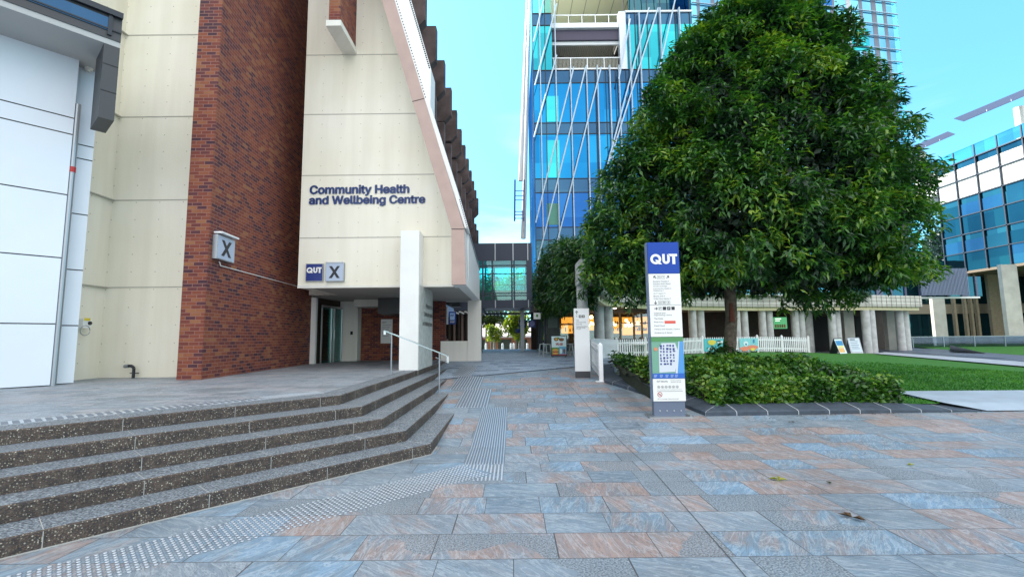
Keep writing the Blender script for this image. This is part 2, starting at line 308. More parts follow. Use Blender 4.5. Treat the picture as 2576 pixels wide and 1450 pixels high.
    col = mixc(n, math_node(n, 'MULTIPLY', gs, .55), col, (.06, .06, .06))
    dn2 = N(n, 'ShaderNodeTexNoise'); dn2.inputs['Scale'].default_value = .7; dn2.inputs['Detail'].default_value = 10; dn2.inputs['Roughness'].default_value = .7; n.links.new(geo.outputs['Position'], dn2.inputs['Vector'])
    col = mixc(n, .5, col, ramp(n, dn2.outputs[0], [(.36, (.62, .60, .58)), (.55, (1, 1, 1))]), 'MULTIPLY')
    col = mixc(n, bt.outputs['Fac'], col, mortar)
    n.links.new(col, b.inputs['Base Color'])
    rr = N(n, 'ShaderNodeMapRange'); rr.inputs[3].default_value = rough; rr.inputs[4].default_value = rough + .3; n.links.new(n2.outputs[0], rr.inputs[0]); n.links.new(rr.outputs[0], b.inputs['Roughness'])
    hh = math_node(n, 'SUBTRACT', math_node(n, 'MULTIPLY', n2.outputs[0], .35), bt.outputs['Fac'])
    bp = N(n, 'ShaderNodeBump'); bp.inputs['Distance'].default_value = .006; bp.inputs['Strength'].default_value = .6; n.links.new(hh, bp.inputs['Height']); n.links.new(bp.outputs[0], b.inputs['Normal'])
    MATS[name] = mm; return mm
stone = paver_mat('natural_stone_paver', .72, .46, [(0, (.10, .14, .17)), (.16, (.16, .22, .28)), (.32, (.22, .29, .35)), (.45, (.25, .30, .35)), (.53, (.30, .265, .26)), (.60, (.34, .26, .235)), (.67, (.28, .265, .275)), (.75, (.20, .28, .35)), (.86, (.22, .35, .48)), (1, (.31, .40, .49))], offs=(.1, .42, 0))
stone2 = paver_mat('platform_paver', .6, .3, [(0, (.20, .25, .30)), (.4, (.28, .34, .40)), (.7, (.33, .34, .37)), (1, (.36, .43, .50))], offs=(.3, .1, 0))
small_p = paver_mat('small_dark_paver', .42, .16, [(0, (.09, .13, .19)), (.14, (.11, .15, .22)), (.16, (.26, .33, .42)), (.6, (.30, .38, .47)), (1, (.35, .42, .5))], veins=.35, offs=(0, 0, 0), rough=.5, spread=1.3)

def aggregate():
    mm = bpy.data.materials.new('exposed_aggregate'); mm.use_nodes = True; n = mm.node_tree; b = n.nodes['Principled BSDF']
    geo = N(n, 'ShaderNodeNewGeometry')
    wp = N(n, 'ShaderNodeTexNoise'); wp.inputs['Scale'].default_value = 14; n.links.new(geo.outputs['Position'], wp.inputs['Vector'])
    vo = N(n, 'ShaderNodeTexVoronoi'); vo.inputs['Scale'].default_value = 78; n.links.new(geo.outputs['Position'], vo.inputs['Vector'])
    hs = N(n, 'ShaderNodeSeparateColor'); n.links.new(vo.outputs['Color'], hs.inputs[0])
    peb = ramp(n, hs.outputs[0], [(0, (.04, .03, .028)), (.35, (.085, .05, .04)), (.6, (.12, .08, .055)), (.83, (.18, .14, .10)), (.93, (.36, .32, .25)), (1, (.58, .54, .44))])
    base = ramp(n, wp.outputs[0], [(.35, (.035, .03, .03)), (.65, (.10, .075, .06))])
    msk = math_node(n, 'GREATER_THAN', vo.outputs['Distance'], .48)
    col = mixc(n, msk, peb, base)
    bg_ = N(n, 'ShaderNodeTexNoise'); bg_.inputs['Scale'].default_value = 2.2; bg_.inputs['Detail'].default_value = 6; n.links.new(geo.outputs['Position'], bg_.inputs['Vector'])
    col = mixc(n, .6, col, ramp(n, bg_.outputs[0], [(.35, (.5, .5, .55)), (.65, (1, 1, 1))]), 'MULTIPLY')
    # upward faces painted blue-grey: the sky's tint put into the colour
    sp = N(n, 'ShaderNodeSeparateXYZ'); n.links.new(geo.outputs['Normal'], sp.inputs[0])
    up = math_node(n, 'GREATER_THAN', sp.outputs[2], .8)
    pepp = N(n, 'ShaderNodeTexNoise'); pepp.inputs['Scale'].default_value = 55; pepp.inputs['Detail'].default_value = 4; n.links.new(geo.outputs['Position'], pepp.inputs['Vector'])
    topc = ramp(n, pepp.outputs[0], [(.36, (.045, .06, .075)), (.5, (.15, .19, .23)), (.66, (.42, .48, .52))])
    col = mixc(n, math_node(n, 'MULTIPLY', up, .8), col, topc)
    n.links.new(col, b.inputs['Base Color']); b.inputs['Roughness'].default_value = .6
    bp = N(n, 'ShaderNodeBump'); bp.inputs['Distance'].default_value = .008; bp.inputs['Strength'].default_value = .7; bp.invert = True
    n.links.new(vo.outputs['Distance'], bp.inputs['Height']); n.links.new(bp.outputs[0], b.inputs['Normal'])
    return mm
agg = aggregate()
grass_g = mat('lawn_soil', (.02, .12, .004), .9, noise=.5, nscale=7, bump=.5, bscale=90, col2=(.035, .18, .008))
soil = mat('soil', (.06, .04, .025), .95, noise=.5, nscale=9, bump=.5)
grey_path = mat('grey_paving', (.38, .42, .47), .6, noise=.15, nscale=2)
dark_path = mat('dark_paving', (.10, .12, .17), .5, noise=.2, nscale=2)

# ---------------------------------------------------------------- mesh helpers
def rootloc(o):
    while o.parent: o = o.parent
    return o.location.copy()
class MB:
    def __init__(s): s.v = []; s.f = []
    def add(s, vs, fs):
        k = len(s.v); s.v += [tuple(p) for p in vs]; s.f += [tuple(i + k for i in q) for q in fs]; return s
    def box(s, a, b):
        x0, y0, z0 = a; x1, y1, z1 = b
        if x0 > x1: x0, x1 = x1, x0
        if y0 > y1: y0, y1 = y1, y0
        if z0 > z1: z0, z1 = z1, z0
        return s.add([(x0, y0, z0), (x1, y0, z0), (x1, y1, z0), (x0, y1, z0), (x0, y0, z1), (x1, y0, z1), (x1, y1, z1), (x0, y1, z1)],
                     [(0, 3, 2, 1), (4, 5, 6, 7), (0, 1, 5, 4), (1, 2, 6, 5), (2, 3, 7, 6), (3, 0, 4, 7)])
    def obox(s, o, ax, ay, az):   # oriented box from corner o and three edge vectors
        o, ax, ay, az = map(Vector, (o, ax, ay, az))
        if ax.cross(ay).dot(az) < 0: ax, ay = ay, ax
        P = [o, o + ax, o + ax + ay, o + ay]; P += [p + az for p in P]
        return s.add(P, [(0, 3, 2, 1), (4, 5, 6, 7), (0, 1, 5, 4), (1, 2, 6, 5), (2, 3, 7, 6), (3, 0, 4, 7)])
    def prism(s, pts, ext):       # 3d polygon extruded by vector
        pts = [Vector(p) for p in pts]; ext = Vector(ext); n = len(pts)
        nr = Vector((0, 0, 0))
        for i in range(n): nr += pts[i].cross(pts[(i + 1) % n])
        if nr.dot(ext) < 0: pts = pts[::-1]
        a = pts; b = [p + ext for p in pts]
        return s.add(a + b, [tuple(range(n))[::-1], tuple(range(n, 2 * n))] + [(i, (i + 1) % n, n + (i + 1) % n, n + i) for i in range(n)])
    def tube(s, p, q, r, n=8, r2=None):
        p, q = Vector(p), Vector(q); r2 = r if r2 is None else r2
        d = (q - p).normalized(); a = d.orthogonal().normalized(); b = d.cross(a)
        vs = [p + (a * math.cos(t) + b * math.sin(t)) * r for t in [2 * math.pi * i / n for i in range(n)]]
        vs += [q + (a * math.cos(t) + b * math.sin(t)) * r2 for t in [2 * math.pi * i / n for i in range(n)]]
        return s.add(vs, [(i, (i + 1) % n, n + (i + 1) % n, n + i) for i in range(n)] + [tuple(range(n))[::-1], tuple(range(n, 2 * n))])
    def path(s, pts, r, n=8):
        for i in range(len(pts) - 1): s.tube(pts[i], pts[i + 1], r, n)
        return s
    def build(s, name, m, parent=None, smooth=False, origin=None):
        me = bpy.data.meshes.new(name); V = np.array(s.v, float)
        if parent is not None: off = np.array(rootloc(parent))
        else: off = np.array(origin) if origin is not None else np.array([V[:, 0].mean(), V[:, 1].mean(), V[:, 2].min()])
        me.from_pydata((V - off).tolist(), [], s.f); me.materials.append(m)
        if smooth: me.shade_smooth()
        o = bpy.data.objects.new(name, me); C.objects.link(o)
        if parent is not None: o.parent = parent
        else: o.location = off
        return o
def thing(name, label, cat, loc, group=None):
    o = bpy.data.objects.new(name, None); C.objects.link(o); o.location = loc; o['label'] = label; o['category'] = cat
    if group: o['group'] = group
    return o
def tag(o, label, cat, group=None, kind=None):
    o['label'] = label; o['category'] = cat
    if group: o['group'] = group
    if kind: o['kind'] = kind
    return o
def struct(o): o['kind'] = 'structure'; return o
def box(name, a, b, m, parent=None): return MB().box(a, b).build(name, m, parent)
def frame2(o, xd, up=(0, 0, 1)):   # local plane -> world matrix, z outwards
    x = Vector(xd).normalized(); y = Vector(up).normalized(); z = x.cross(y)
    M = Matrix.Identity(4)
    for i in range(3): M[i][0] = x[i]; M[i][1] = y[i]; M[i][2] = z[i]; M[i][3] = o[i]
    return M
import os
FONT = None
try:
    FONT = bpy.data.fonts.load(os.path.join(bpy.utils.system_resource('DATAFILES'), 'fonts', 'Inter.woff2'))
except Exception: FONT = None
def text(body, M, wd, ht, m, parent, name='lettering', bold=.0, align='LEFT', shear=0, ext=.004, space=1.0, heavy=0):
    cu = bpy.data.curves.new('t', 'FONT'); cu.body = body; cu.size = 1
    if FONT: cu.font = FONT
    cu.offset = bold; cu.resolution_u = 2; cu.space_character = space; cu.space_line = .92
    to = bpy.data.objects.new('t', cu); C.objects.link(to)
    dg = bpy.context.evaluated_depsgraph_get(); dg.update()
    me = bpy.data.meshes.new_from_object(to.evaluated_get(dg)); bpy.data.objects.remove(to); bpy.data.curves.remove(cu)
    V = np.array([v.co[:] for v in me.vertices]); 
    lo, hi = V.min(0), V.max(0); k = [wd / (hi[0] - lo[0]), ht / (hi[1] - lo[1])]
    off = np.array(rootloc(parent)); Mn = np.array(M)
    L = np.c_[(V[:, 0] - lo[0]) * k[0], (V[:, 1] - lo[1]) * k[1], np.full(len(V), ext), np.ones(len(V))]
    Wv = (L @ Mn.T)[:, :3] - off
    if heavy:
        polys = [tuple(p.vertices) for p in me.polygons]; nv = len(V); vs_ = []; fs_ = []
        for q, (dx, dy) in enumerate(((0, 0), (heavy, 0), (-heavy, 0), (heavy * .5, heavy * .6), (-heavy * .5, -heavy * .6))):
            L2 = L.copy(); L2[:, 0] += dx * ht; L2[:, 1] += dy * ht; L2[:, 2] += q * .0012; vs_ += ((L2 @ Mn.T)[:, :3] - off).tolist(); fs_ += [tuple(i + q * nv for i in p) for p in polys]
        me = bpy.data.meshes.new(name); me.from_pydata(vs_, [], fs_)
    else: me.vertices.foreach_set('co', Wv.ravel())
    me.update(); me.materials.clear(); me.materials.append(m); me.name = name
    o = bpy.data.objects.new(name, me); C.objects.link(o); o.parent = parent; return o
def lp(M, x, y, z=0): return M @ Vector((x, y, z))
def qut(M, x, y, wd, m, parent, ext=.006):
    k = wd / 1.30; b = MB()
    def P(a, c): return lp(M, x + a * k, y + c * k, 0)
    e = (M @ Vector((0, 0, ext, 0))).xyz if False else (M.to_3x3() @ Vector((0, 0, ext)))
    n = 28
    for i in range(n):
        t0, t1 = 2 * math.pi * i / n, 2 * math.pi * (i + 1) / n
        b.prism([P(.26 + ro * 1.05 * math.cos(t), .25 + ro * math.sin(t)) for ro, t in ((.25, t0), (.25, t1), (.135, t1), (.135, t0))], e)
    e2 = e * 1.15; e3 = e * 1.3
    b.prism([P(.22, .22), P(.33, .22), P(.56, .0), P(.40, .0)], e2)
    b.prism([P(.58, .19), P(.70, .19), P(.70, .5), P(.58, .5)], e2)
    for i in range(12):
        t0, t1 = math.pi + math.pi * i / 12, math.pi + math.pi * (i + 1) / 12
        b.prism([P(.76 + ro * math.cos(t), .19 + ro * math.sin(t)) for ro, t in ((.18, t0), (.18, t1), (.06, t1), (.06, t0))], e)
    b.prism([P(.82, .19), P(.94, .19), P(.94, .38), P(.82, .5)], e2)
    b.prism([P(.97, .38), P(1.30, .38), P(1.30, .5), P(.86, .5)], e3)
    b.prism([P(1.06, .0), P(1.20, .0), P(1.20, .385), P(1.06, .385)], e)
    return b.build('logo', m, parent)

def leaves(P, D, Nn, L, W, name, m, parent=None, origin=None, fold=.25, label=None):
    """P base points, D direction, Nn approx normals, L lengths, W half widths -> one mesh of folded leaf blades"""
    D = D / np.linalg.norm(D, axis=1, keepdims=True); S = np.cross(D, Nn); S /= (np.linalg.norm(S, axis=1, keepdims=True) + 1e-9)
    Nr = np.cross(S, D); L = L[:, None]; W = W[:, None]
    a = P; b = P + D * L * .45 + S * W + Nr * W * fold; c = P + D * L - Nr * L * .12; d = P + D * L * .45 - S * W + Nr * W * fold
    n = len(P); V = np.empty((n * 4, 3)); V[0::4] = a; V[1::4] = b; V[2::4] = c; V[3::4] = d
    off = np.array(rootloc(parent)) if parent is not None else (np.array(origin) if origin is not None else np.zeros(3))
    V = V - off
    me = bpy.data.meshes.new(name); me.vertices.add(n * 4); me.vertices.foreach_set('co', V.ravel())
    idx = np.arange(n) * 4; lo = np.stack([idx, idx + 1, idx + 2, idx, idx + 2, idx + 3], 1).ravel().astype(np.int32)
    me.loops.add(n * 6); me.loops.foreach_set('vertex_index', lo)
    me.polygons.add(n * 2); me.polygons.foreach_set('loop_start', (np.arange(n * 2) * 3).astype(np.int32))
    try: me.polygons.foreach_set('loop_total', np.full(n * 2, 3, np.int32))
    except Exception: pass
    me.update(calc_edges=True); me.validate(); me.materials.append(m)
    o = bpy.data.objects.new(name, me); C.objects.link(o)
    if parent is not None: o.parent = parent
    else: o.location = off
    return o
def rosettes(Q, Out, per, L, W, droop=.7, spread=.9):
    """at each point Q (outward dir Out) a rosette of `per` drooping leaves"""
    n = len(Q); Q = np.repeat(Q, per, 0); Out = np.repeat(Out, per, 0)
    r = rng.normal(size=(n * per, 3)); r[:, 2] *= .5
    D = Out * .55 + r * spread; D[:, 2] -= droop
    P = Q + rng.normal(size=Q.shape) * L * .35
    Nn = np.tile([0, 0, 1.0], (n * per, 1)) + rng.normal(size=(n * per, 3)) * .35 + Out * .5
    return P, D, Nn, L * rng.uniform(.65, 1.25, n * per), W * rng.uniform(.7, 1.2, n * per)
def unit(n):
    v = rng.normal(size=(n, 3)); return v / np.linalg.norm(v, axis=1, keepdims=True)
#SPLIT

# ================================================================ GROUND
def sheet(xs, ys, fz, name, m):
    vs = [(x, y, fz(x, y)) for y in ys for x in xs]; nx = len(xs)
    fs = [(j * nx + i, j * nx + i + 1, (j + 1) * nx + i + 1, (j + 1) * nx + i) for j in range(len(ys) - 1) for i in range(nx - 1)]
    return MB().add(vs, fs).build(name, m, origin=(0, 0, 0))
xs = [-900, -300, -100, -40, -20] + [i * .5 for i in range(-24, 25)] + [14, 18, 24, 40, 100, 300, 900]
ys = [-300, -60, -20, -5, 0, 3, 5, 7.3] + [7.5 + .5 * i for i in range(75)] + [48, 52, 56, 60, 70, 90, 200, 1500]
struct(sheet(xs, ys, g, 'plaza_pavement', stone))
# corridor of small dark pavers
pa, pb = PG(1128, 952), PG(1440, 923)
def bl(x): return pa.y + (pb.y - pa.y) * (x - pa.x) / (pb.x - pa.x)
XS = [-2.6 + .2 * i for i in range(34)]
vs = []; fs = []
for i, x in enumerate(XS):
    y0 = bl(x)
    for j in range(30):
        y = y0 + (46 - y0) * (j / 29) ** 1.3; vs.append((x, y, g(x, y) + .006))
for i in range(len(XS) - 1):
    for j in range(29):
        a = i * 30 + j; fs.append((a, a + 30, a + 31, a + 1))
struct(MB().add(vs, fs).build('corridor_pavement', small_p))
b = MB()
for i in range(len(XS) - 1):
    x, x2 = XS[i], XS[i + 1]; b.add([(x, bl(x) - .07, g(x, bl(x)) + .010), (x2, bl(x2) - .07, g(x2, bl(x2)) + .010), (x2, bl(x2) + .07, g(x2, bl(x2)) + .013), (x, bl(x) + .07, g(x, bl(x)) + .013)], [(0, 1, 2, 3)])
struct(b.build('drain_strip', mat('dark_drain', (.06, .08, .12), .5)))

# ---------------------------------------------------------------- stairs
cor = [(-1.19, 6.94), (-1.59, 7.14), (-1.98, 7.32), (-2.38, 7.55), (-2.82, 7.80)]
ends = [10.6, 12.8, 15.2, 18.2, 21.5]; exx = [-1.17, -1.58, -1.93, -2.28, -2.66]
d1 = Vector((.661, .750, 0)).normalized(); n1 = Vector((d1.y, -d1.x, 0))   # outward (to camera right)
st = thing('outdoor_stairs', 'five long exposed aggregate steps turning a corner up to the entrance terrace', 'stairs', (-2, 6, 0))
def inset(k, t):   # outline of tread k moved inwards by t: far-left, corner, end
    c = Vector((*cor[k], 0)); c2 = Vector((c.x - t, c.y + t * .5, 0)); return c2 - d1 * 16, c2, Vector((exx[k] - t, ends[k], 0))
for k in range(5):
    A, B, D = inset(k, 0); A2, B2, D2 = inset(k, .60)
    z1 = .15 * (k + 1); h = Vector((0, 0, z1 + .35)); dn = Vector((0, 0, -.35)); bb = MB()
    # shallow bevel at the nosing: main body and a thin top
    e = .012
    Ai, Bi, Di = inset(k, e)
    for P, Q, P2, Q2, Pi, Qi in ((A, B, A2, B2, Ai, Bi), (B, D, B2, D2, Bi, Di)):
        zb = -.35; zt = z1 - e
        v = [P + Vector((0, 0, zb)), Q + Vector((0, 0, zb)), Q + Vector((0, 0, zt)), P + Vector((0, 0, zt)), Pi + Vector((0, 0, z1)), Qi + Vector((0, 0, z1)), Q2 + Vector((0, 0, z1)), P2 + Vector((0, 0, z1))]
        bb.add(v, [(0, 1, 2, 3), (3, 2, 5, 4), (4, 5, 6, 7)])
    so_ = bb.build('step', agg, st)
    jb = MB(); rr_ = random.Random(k * 5 + 1)
    s = .25 + .55 * rr_.random(); w_ = .006
    js = []
    while s < 12:
        o = B - d1 * s; inn = Vector((-n1.x, -n1.y, 0))
        jb.obox(o + n1 * .002 + Vector((0, 0, -.2)), d1 * w_, inn * .010, (0, 0, z1 - .012 + .2))
        jb.obox(o + inn * .012 + Vector((0, 0, z1 - .004)), d1 * w_, inn * .40, (0, 0, .006))
        s += 1.15 + .1 * rr_.random()
    y = B.y + .7
    while y < ends[k] - .6:
        x = B.x + (D.x - B.x) * (y - B.y) / (D.y - B.y)
        jb.obox((x - .008, y, -.2), (.010, 0, 0), (0, w_, 0), (0, 0, z1 - .012 + .2)); jb.obox((x - .42, y, z1 - .004), (.405, 0, 0), (0, w_, 0), (0, 0, .006)); y += 1.2
    # mitre joint at the corner
    jb.obox(B + Vector((-.012, .006, z1 - .004)), Vector((-.40, .2, 0)), Vector((.004, .006, 0)), (0, 0, .006))
    jb.build('joint', mat('lime_joint', (.40, .40, .38), .8), so_)
    if k == 0:
        jb = MB(); jb.obox(A + Vector((0, 0, .001)), B - A, n1 * .02, (0, 0, .007)); jb.obox(B + Vector((0, 0, .001)), D - B, (.02, 0, 0), (0, 0, .007)); jb.build('joint', MATS['lime_joint'], so_)
A, B, D = inset(4, .38)
struct(MB().prism([(A.x, A.y, .60), (B.x, B.y, .60), (D.x, D.y, .60), (D.x, 26, .60), (-34, 26, .60), (-34, A.y, .60)], (0, 0, .154)).build('entrance_terrace', stone2))
b = MB()
for (ua, va, ub, vb_) in ((1420, 955, 1640, 1180), (1640, 1180, 1850, 1420), (1850, 1420, 1905, 1485)):
    p, q = PG(ua, va), PG(ub, vb_); d = Vector((q.x - p.x, q.y - p.y, 0)); sN = Vector((d.y, -d.x, 0)).normalized() * .004
    n_ = 10
    for i in range(n_):
        A_1, A_2 = p + d * i / n_, p + d * (i + 1) / n_; z1, z2 = g(A_1.x, A_1.y) + .004, g(A_2.x, A_2.y) + .004
        b.add([(A_1.x - sN.x, A_1.y - sN.y, z1), (A_1.x + sN.x, A_1.y + sN.y, z1), (A_2.x + sN.x, A_2.y + sN.y, z2), (A_2.x - sN.x, A_2.y - sN.y, z2)], [(0, 1, 2, 3)])
struct(b.build('pavement_expansion_joint', mat('joint_dark', (.07, .075, .085), .8)))
# tactile tiles
def tstrip(name, label, polys, cat='tactile paving'):
    b = MB(); rim = MB()
    for kind, o, ax, ay, nx, ny in polys:
        o, ax, ay = Vector(o), Vector(ax), Vector(ay)
        ux, uy = ax / nx, ay / ny
        for i in range(nx):
            for j in range(ny):
                c = o + ux * (i + .5) + uy * (j + .5); z = (g(c.x, c.y) if kind[1] == 'g' else .754)
                if kind[1] == 'g' and c.y > 14.4: z += .006
                if kind[0] == 'S':
                    rel = c - Vector((tA.x - .02, tA.y + .05, 0)); al = rel.dot(sd_); ac = rel.dot(Vector((sd_.y, -sd_.x, 0)))
                    if (al < .03 and ac < .60) or al < -.75: continue
                if kind[0] in 'sS':
                    rim.add([(c.x + .0225 * math.cos(q * math.pi / 4), c.y + .0225 * math.sin(q * math.pi / 4), z + .0015) for q in range(8)], [tuple(range(8))])
                    r = .0165; ring = [(c.x + r * math.cos(t), c.y + r * math.sin(t)) for t in [i2 * math.pi / 4 for i2 in range(8)]]
                    r2 = .011; ring2 = [(c.x + r2 * math.cos(t), c.y + r2 * math.sin(t)) for t in [i2 * math.pi / 4 for i2 in range(8)]]
                    b.add([(p[0], p[1], z) for p in ring] + [(p[0], p[1], z + .006) for p in ring2], [(q, (q + 1) % 8, 8 + (q + 1) % 8, 8 + q) for q in range(8)] + [tuple(range(8, 16))])
                else:
                    hw = ux * .17; e = uy * .5 * (1.0 if ny > 3 else .9); z2 = g((c + e).x, (c + e).y) if kind[1] == 'g' else z; z1 = g((c - e).x, (c - e).y) if kind[1] == 'g' else z
                    if kind[1] == 'g' and c.y > 14.4: z1 += .006; z2 += .006
                    q = [c - ux * .5 - e, c + ux * .5 - e, c + ux * .5 + e, c - ux * .5 + e]; rim.add([(p.x, p.y, zz + .0015) for p, zz in zip(q, (z1, z1, z2, z2))], [(0, 1, 2, 3)])
                    q = [c - hw - e, c + hw - e, c + hw + e, c - hw + e]
                    b.add([(p.x, p.y, zz) for p, zz in zip(q, (z1, z1, z2, z2))] + [(p.x * .97 + c.x * .03, p.y * .98 + c.y * .02, zz + .006) for p, zz in zip(q, (z1, z1, z2, z2))],
                          [(4, 5, 6, 7), (0, 1, 5, 4), (1, 2, 6, 5), (2, 3, 7, 6), (3, 0, 4, 7)])
    t_ = thing(name, label, cat, b.v[0]); b.build('studs' if polys[0][0][0] == 's' else 'bars', mat('tactile_steel', (.48, .53, .58), .35, metal=.5), t_)
    rim.build('shadow_underlay', mat('tactile_shadow', (.15, .18, .22), .6), t_); return t_  # dark rings and sheets painted in for shadows round studs and bars
tA = PG(1160, 1172); tB = PG(1268, 1172); tEnd = PG(95, 1440); tEnd2 = PG(360, 1450)
def yof(u, v): return PG(u, v).y
sd_ = Vector((tA.x, tA.y, 0)) - PG(70, 1440); sd_.z = 0; sL = sd_.length + .3; sd_.normalize()
wdir = Vector((tB.x - tA.x, tB.y - tA.y, 0)); ww = .56
p_near = Vector((tEnd.x, tEnd.y, 0)); p_c = Vector((tB.x, tB.y - .02, 0))
L1 = 5.1; 
tstrip('tactile_strip', 'band of round metal studs running along the foot of the steps', [('sg', Vector((tA.x - .02, tA.y + .05, 0)) - sd_ * sL, sd_ * sL, Vector((sd_.y, -sd_.x, 0)) * .58, int(sL / .052), 11), ('Sg', Vector((tA.x + .0, tA.y - .62, 0)), (tB.x - tA.x, 0, 0), (0, .70, 0), 12, 14)])
tstrip('tactile_strip', 'widest band of raised metal bars leading ahead beside the steps', [('bg', (PG(1190, 1100).x - .0, tA.y + .10, 0), (tB.x - PG(1190, 1100).x, 0, 0), (0, yof(1230, 1024) - tA.y - .1, 0), 14, 8)])
yy = [yof(1200, 1024), yof(1200, 978), yof(1170, 946), yof(1170, 921)]
for (u0, u1, v, a, bb_, lab) in ((1155, 1232, 1002, 0, 1, 'second patch of raised metal bars beyond the wide band, shifted left'), (1141, 1212, 962, 1, 2, 'third patch of raised metal bars beside the right handrail post'), (1148, 1193, 933, 2, 3, 'farthest patch of raised metal bars, on the dark small pavers')):
    x0, x1 = PG(u0, v).x, PG(u1, v).x
    tstrip('tactile_strip', lab, [('bg', (x0, yy[a] + .03, 0), (x1 - x0, 0, 0), (0, yy[bb_] - yy[a] - .06, 0), 11, 6)])
A, B, D = inset(4, .40)
nn = Vector((-n1.x, -n1.y, 0))
b5 = MB()
tstrip('tactile_strip', 'row of short metal bars along the edge of the top step', [('bt', B - d1 * 9.2 + nn * .04, d1 * 8.3, nn * .30, 92, 1)])
tstrip('tactile_strip', 'patch of small metal studs at the turn of the top step', [('st', B - d1 * .85 + nn * .04, d1 * .95, nn * .34, 19, 7)])

# ================================================================ BUILDING A (brick, cream)
ZT = .754; TOP = 25
A_ = thing('brick_and_cream_building', 'tall red brick and cream rendered building with a raking fin above its open entrance', 'building', (-6, 15, ZT))
box('backing_block', (-30, 12.35, ZT), (-8.2, 44, TOP), cream, A_)
MB().prism([(-7.27, 11.08, ZT), (-7.66, 17.85, ZT), (-8.5, 17.85, ZT), (-8.5, 12.2, ZT), (-7.84, 12.0, ZT), (-7.84, 11.08, ZT)], (0, 0, TOP - ZT)).build('brick_wall', brick, A_)
box('cream_wall', (-10.5, 12.03, ZT), (-7.84, 12.34, TOP), cream, A_)
MB().prism([(-10.5, 12.03, ZT), (-10.5, 12.34, ZT), (-12.0, 12.34, ZT), (-12.0, 9.6, ZT), (-10.42, 9.6, ZT)], (0, 0, TOP - ZT)).build('cream_wall', cream, A_)
b = MB()
for u, v, Y in ((360, 90, 12.03), (380, 295, 12.03), (380, 504, 12.03), (350, 723, 12.03)):
    z = PY(u, v, Y).z; b.box((-10.47, 12.02, z), (-7.84, 12.035, z + .022)); b.box((-10.49, 9.7, z), (-10.41, 12.01, z + .022))
b.build('wall_joint', jointg, A_)
# facade with raking right edge
FY = 14.4
def fx(v): p = PY(0, 0, 1); return None
pL, pB = PY(748, 720, FY), PY(1140, 720, FY)
ZB = 3.26
rk = [(1135.5, 716), (1135, 576), (1036.5, 256), (959.7, 0)]
def finpt(u, v, Y=13.5): return PY(u, v, Y)
f0, f1, f2, f3 = [finpt(u, v) for u, v in rk]
r0, r1, r2, r3 = [finpt(u, v) for u, v in ((1171, 716), (1168, 576), (1066.5, 248), (991.6, 0))]
sl = (f3.x - f1.x) / (f3.z - f1.z); XL = -6.62
zap = f1.z + (XL - f1.x) / sl
MB().prism([(XL, FY, ZB), (r0.x - .1, FY, ZB), (r1.x - .1, FY, f1.z), (XL, FY, zap + 1)], (0, .35, 0)).build('facade_wall', cream, A_)
box('facade_block', (-7.4, 16.9, ZB + .25), (-4.35, 19, 23), cream, A_)
box('facade_block', (-8.3, 19, ZB + .25), (-4.30, 45, 15.75), conc_dark, A_)
box('facade_return', (XL, FY + .35, ZB), (XL + .3, 16.9, 20), cream, A_)
b = MB()
for v in (138, 287, 440, 597):
    z = PY(900, v, FY).z; xr = f1.x + (z - f1.z) * sl if z > f1.z else f1.x
    b.box((XL, FY - .008, z - .012), (xr + .05, FY + .003, z + .012))
b.build('wall_joint', jointg, A_)
box('facade_edge_trim', (XL, FY - .02, ZB - .02), (f0.x, FY - .001, ZB + .05), creamp, A_)
# fin
zt2 = TOP - 3; xt_f = f1.x + (zt2 - f1.z) * sl; slr = (r3.x - r1.x) / (r3.z - r1.z); xt_r = r1.x + (zt2 - r1.z) * slr
MB().prism([(f0.x, 13.5, 3.2), (r0.x, 13.5, 3.2), (r1.x, 13.5, r1.z), (xt_r, 13.5, zt2), (xt_f, 13.5, zt2), (f1.x, 13.5, f1.z)], (0, .06, 0)).build('fin_face', pinkp, A_)
# fin side body white
MB().prism([(f0.x + .004, 13.561, 3.2), (r0.x, 13.561, 3.2), (r1.x, 13.561, r1.z), (xt_r, 13.561, zt2), (xt_f + .004, 13.561, zt2), (f1.x + .004, 13.561, f1.z)], (0, FY - 13.561 - .002, 0)).build('raking_fin', whitep, A_)
# wider upper wing
zw = r2.z; zk = PY(1083, 173, 16).z
wing = [(14.402, zw + .2), (14.55, zw), (15.9, zk), (15.9, zt2), (14.402, zt2)]
vs = []; 
xw = lambda z: r1.x + (z - r1.z) * slr
inn = [(1168.5, 573), (1066.5, 248), (991.6, 0), (947, -150)]; outp = [(990, -150), (1033, 0), (1083.5, 173), (1082, 265), (1150, 478), (1176.5, 573)]
MB().prism([PY(u, v, 13.59) + Vector((.004 if q < 4 else 0, 0, 0)) for q, (u, v) in enumerate(inn + outp)], (0, .79, 0)).build('upper_wing', whitep, A_)
b = MB()
def dots(P, Q, off, n_, sz):
    for i in range(n_):
        f_ = (i + .5) / n_; u, v = P[0] + (Q[0] - P[0]) * f_ + off, P[1] + (Q[1] - P[1]) * f_; p = PY(u, v, 13.586); b.box((p.x - sz, 13.585, p.z - sz), (p.x + sz, 13.5895, p.z + sz))
dots((991.6, 0), (1066.5, 248), 4.5, 34, .016); dots((1033, 0), (1083.5, 173), -3.0, 34, .022); dots((1172, 573), (1152, 500), 3.0, 14, .014)
b.build('perforations', grooves, A_)
b = MB(); x, z = (f2.x + r2.x) / 2, (f2.z + r2.z) / 2
b.prism([(f2.x, 13.496, f2.z - .01), (r2.x, 13.496, r2.z - .01), (r2.x, 13.496, r2.z + .012), (f2.x, 13.496, f2.z + .012)], (0, .003, 0))
b.prism([(f1.x, 13.496, f1.z - .01), (r1.x, 13.496, r1.z - .01), (r1.x, 13.496, r1.z + .012), (f1.x, 13.496, f1.z + .012)], (0, .003, 0)); b.build('fin_joint', grooves, A_)
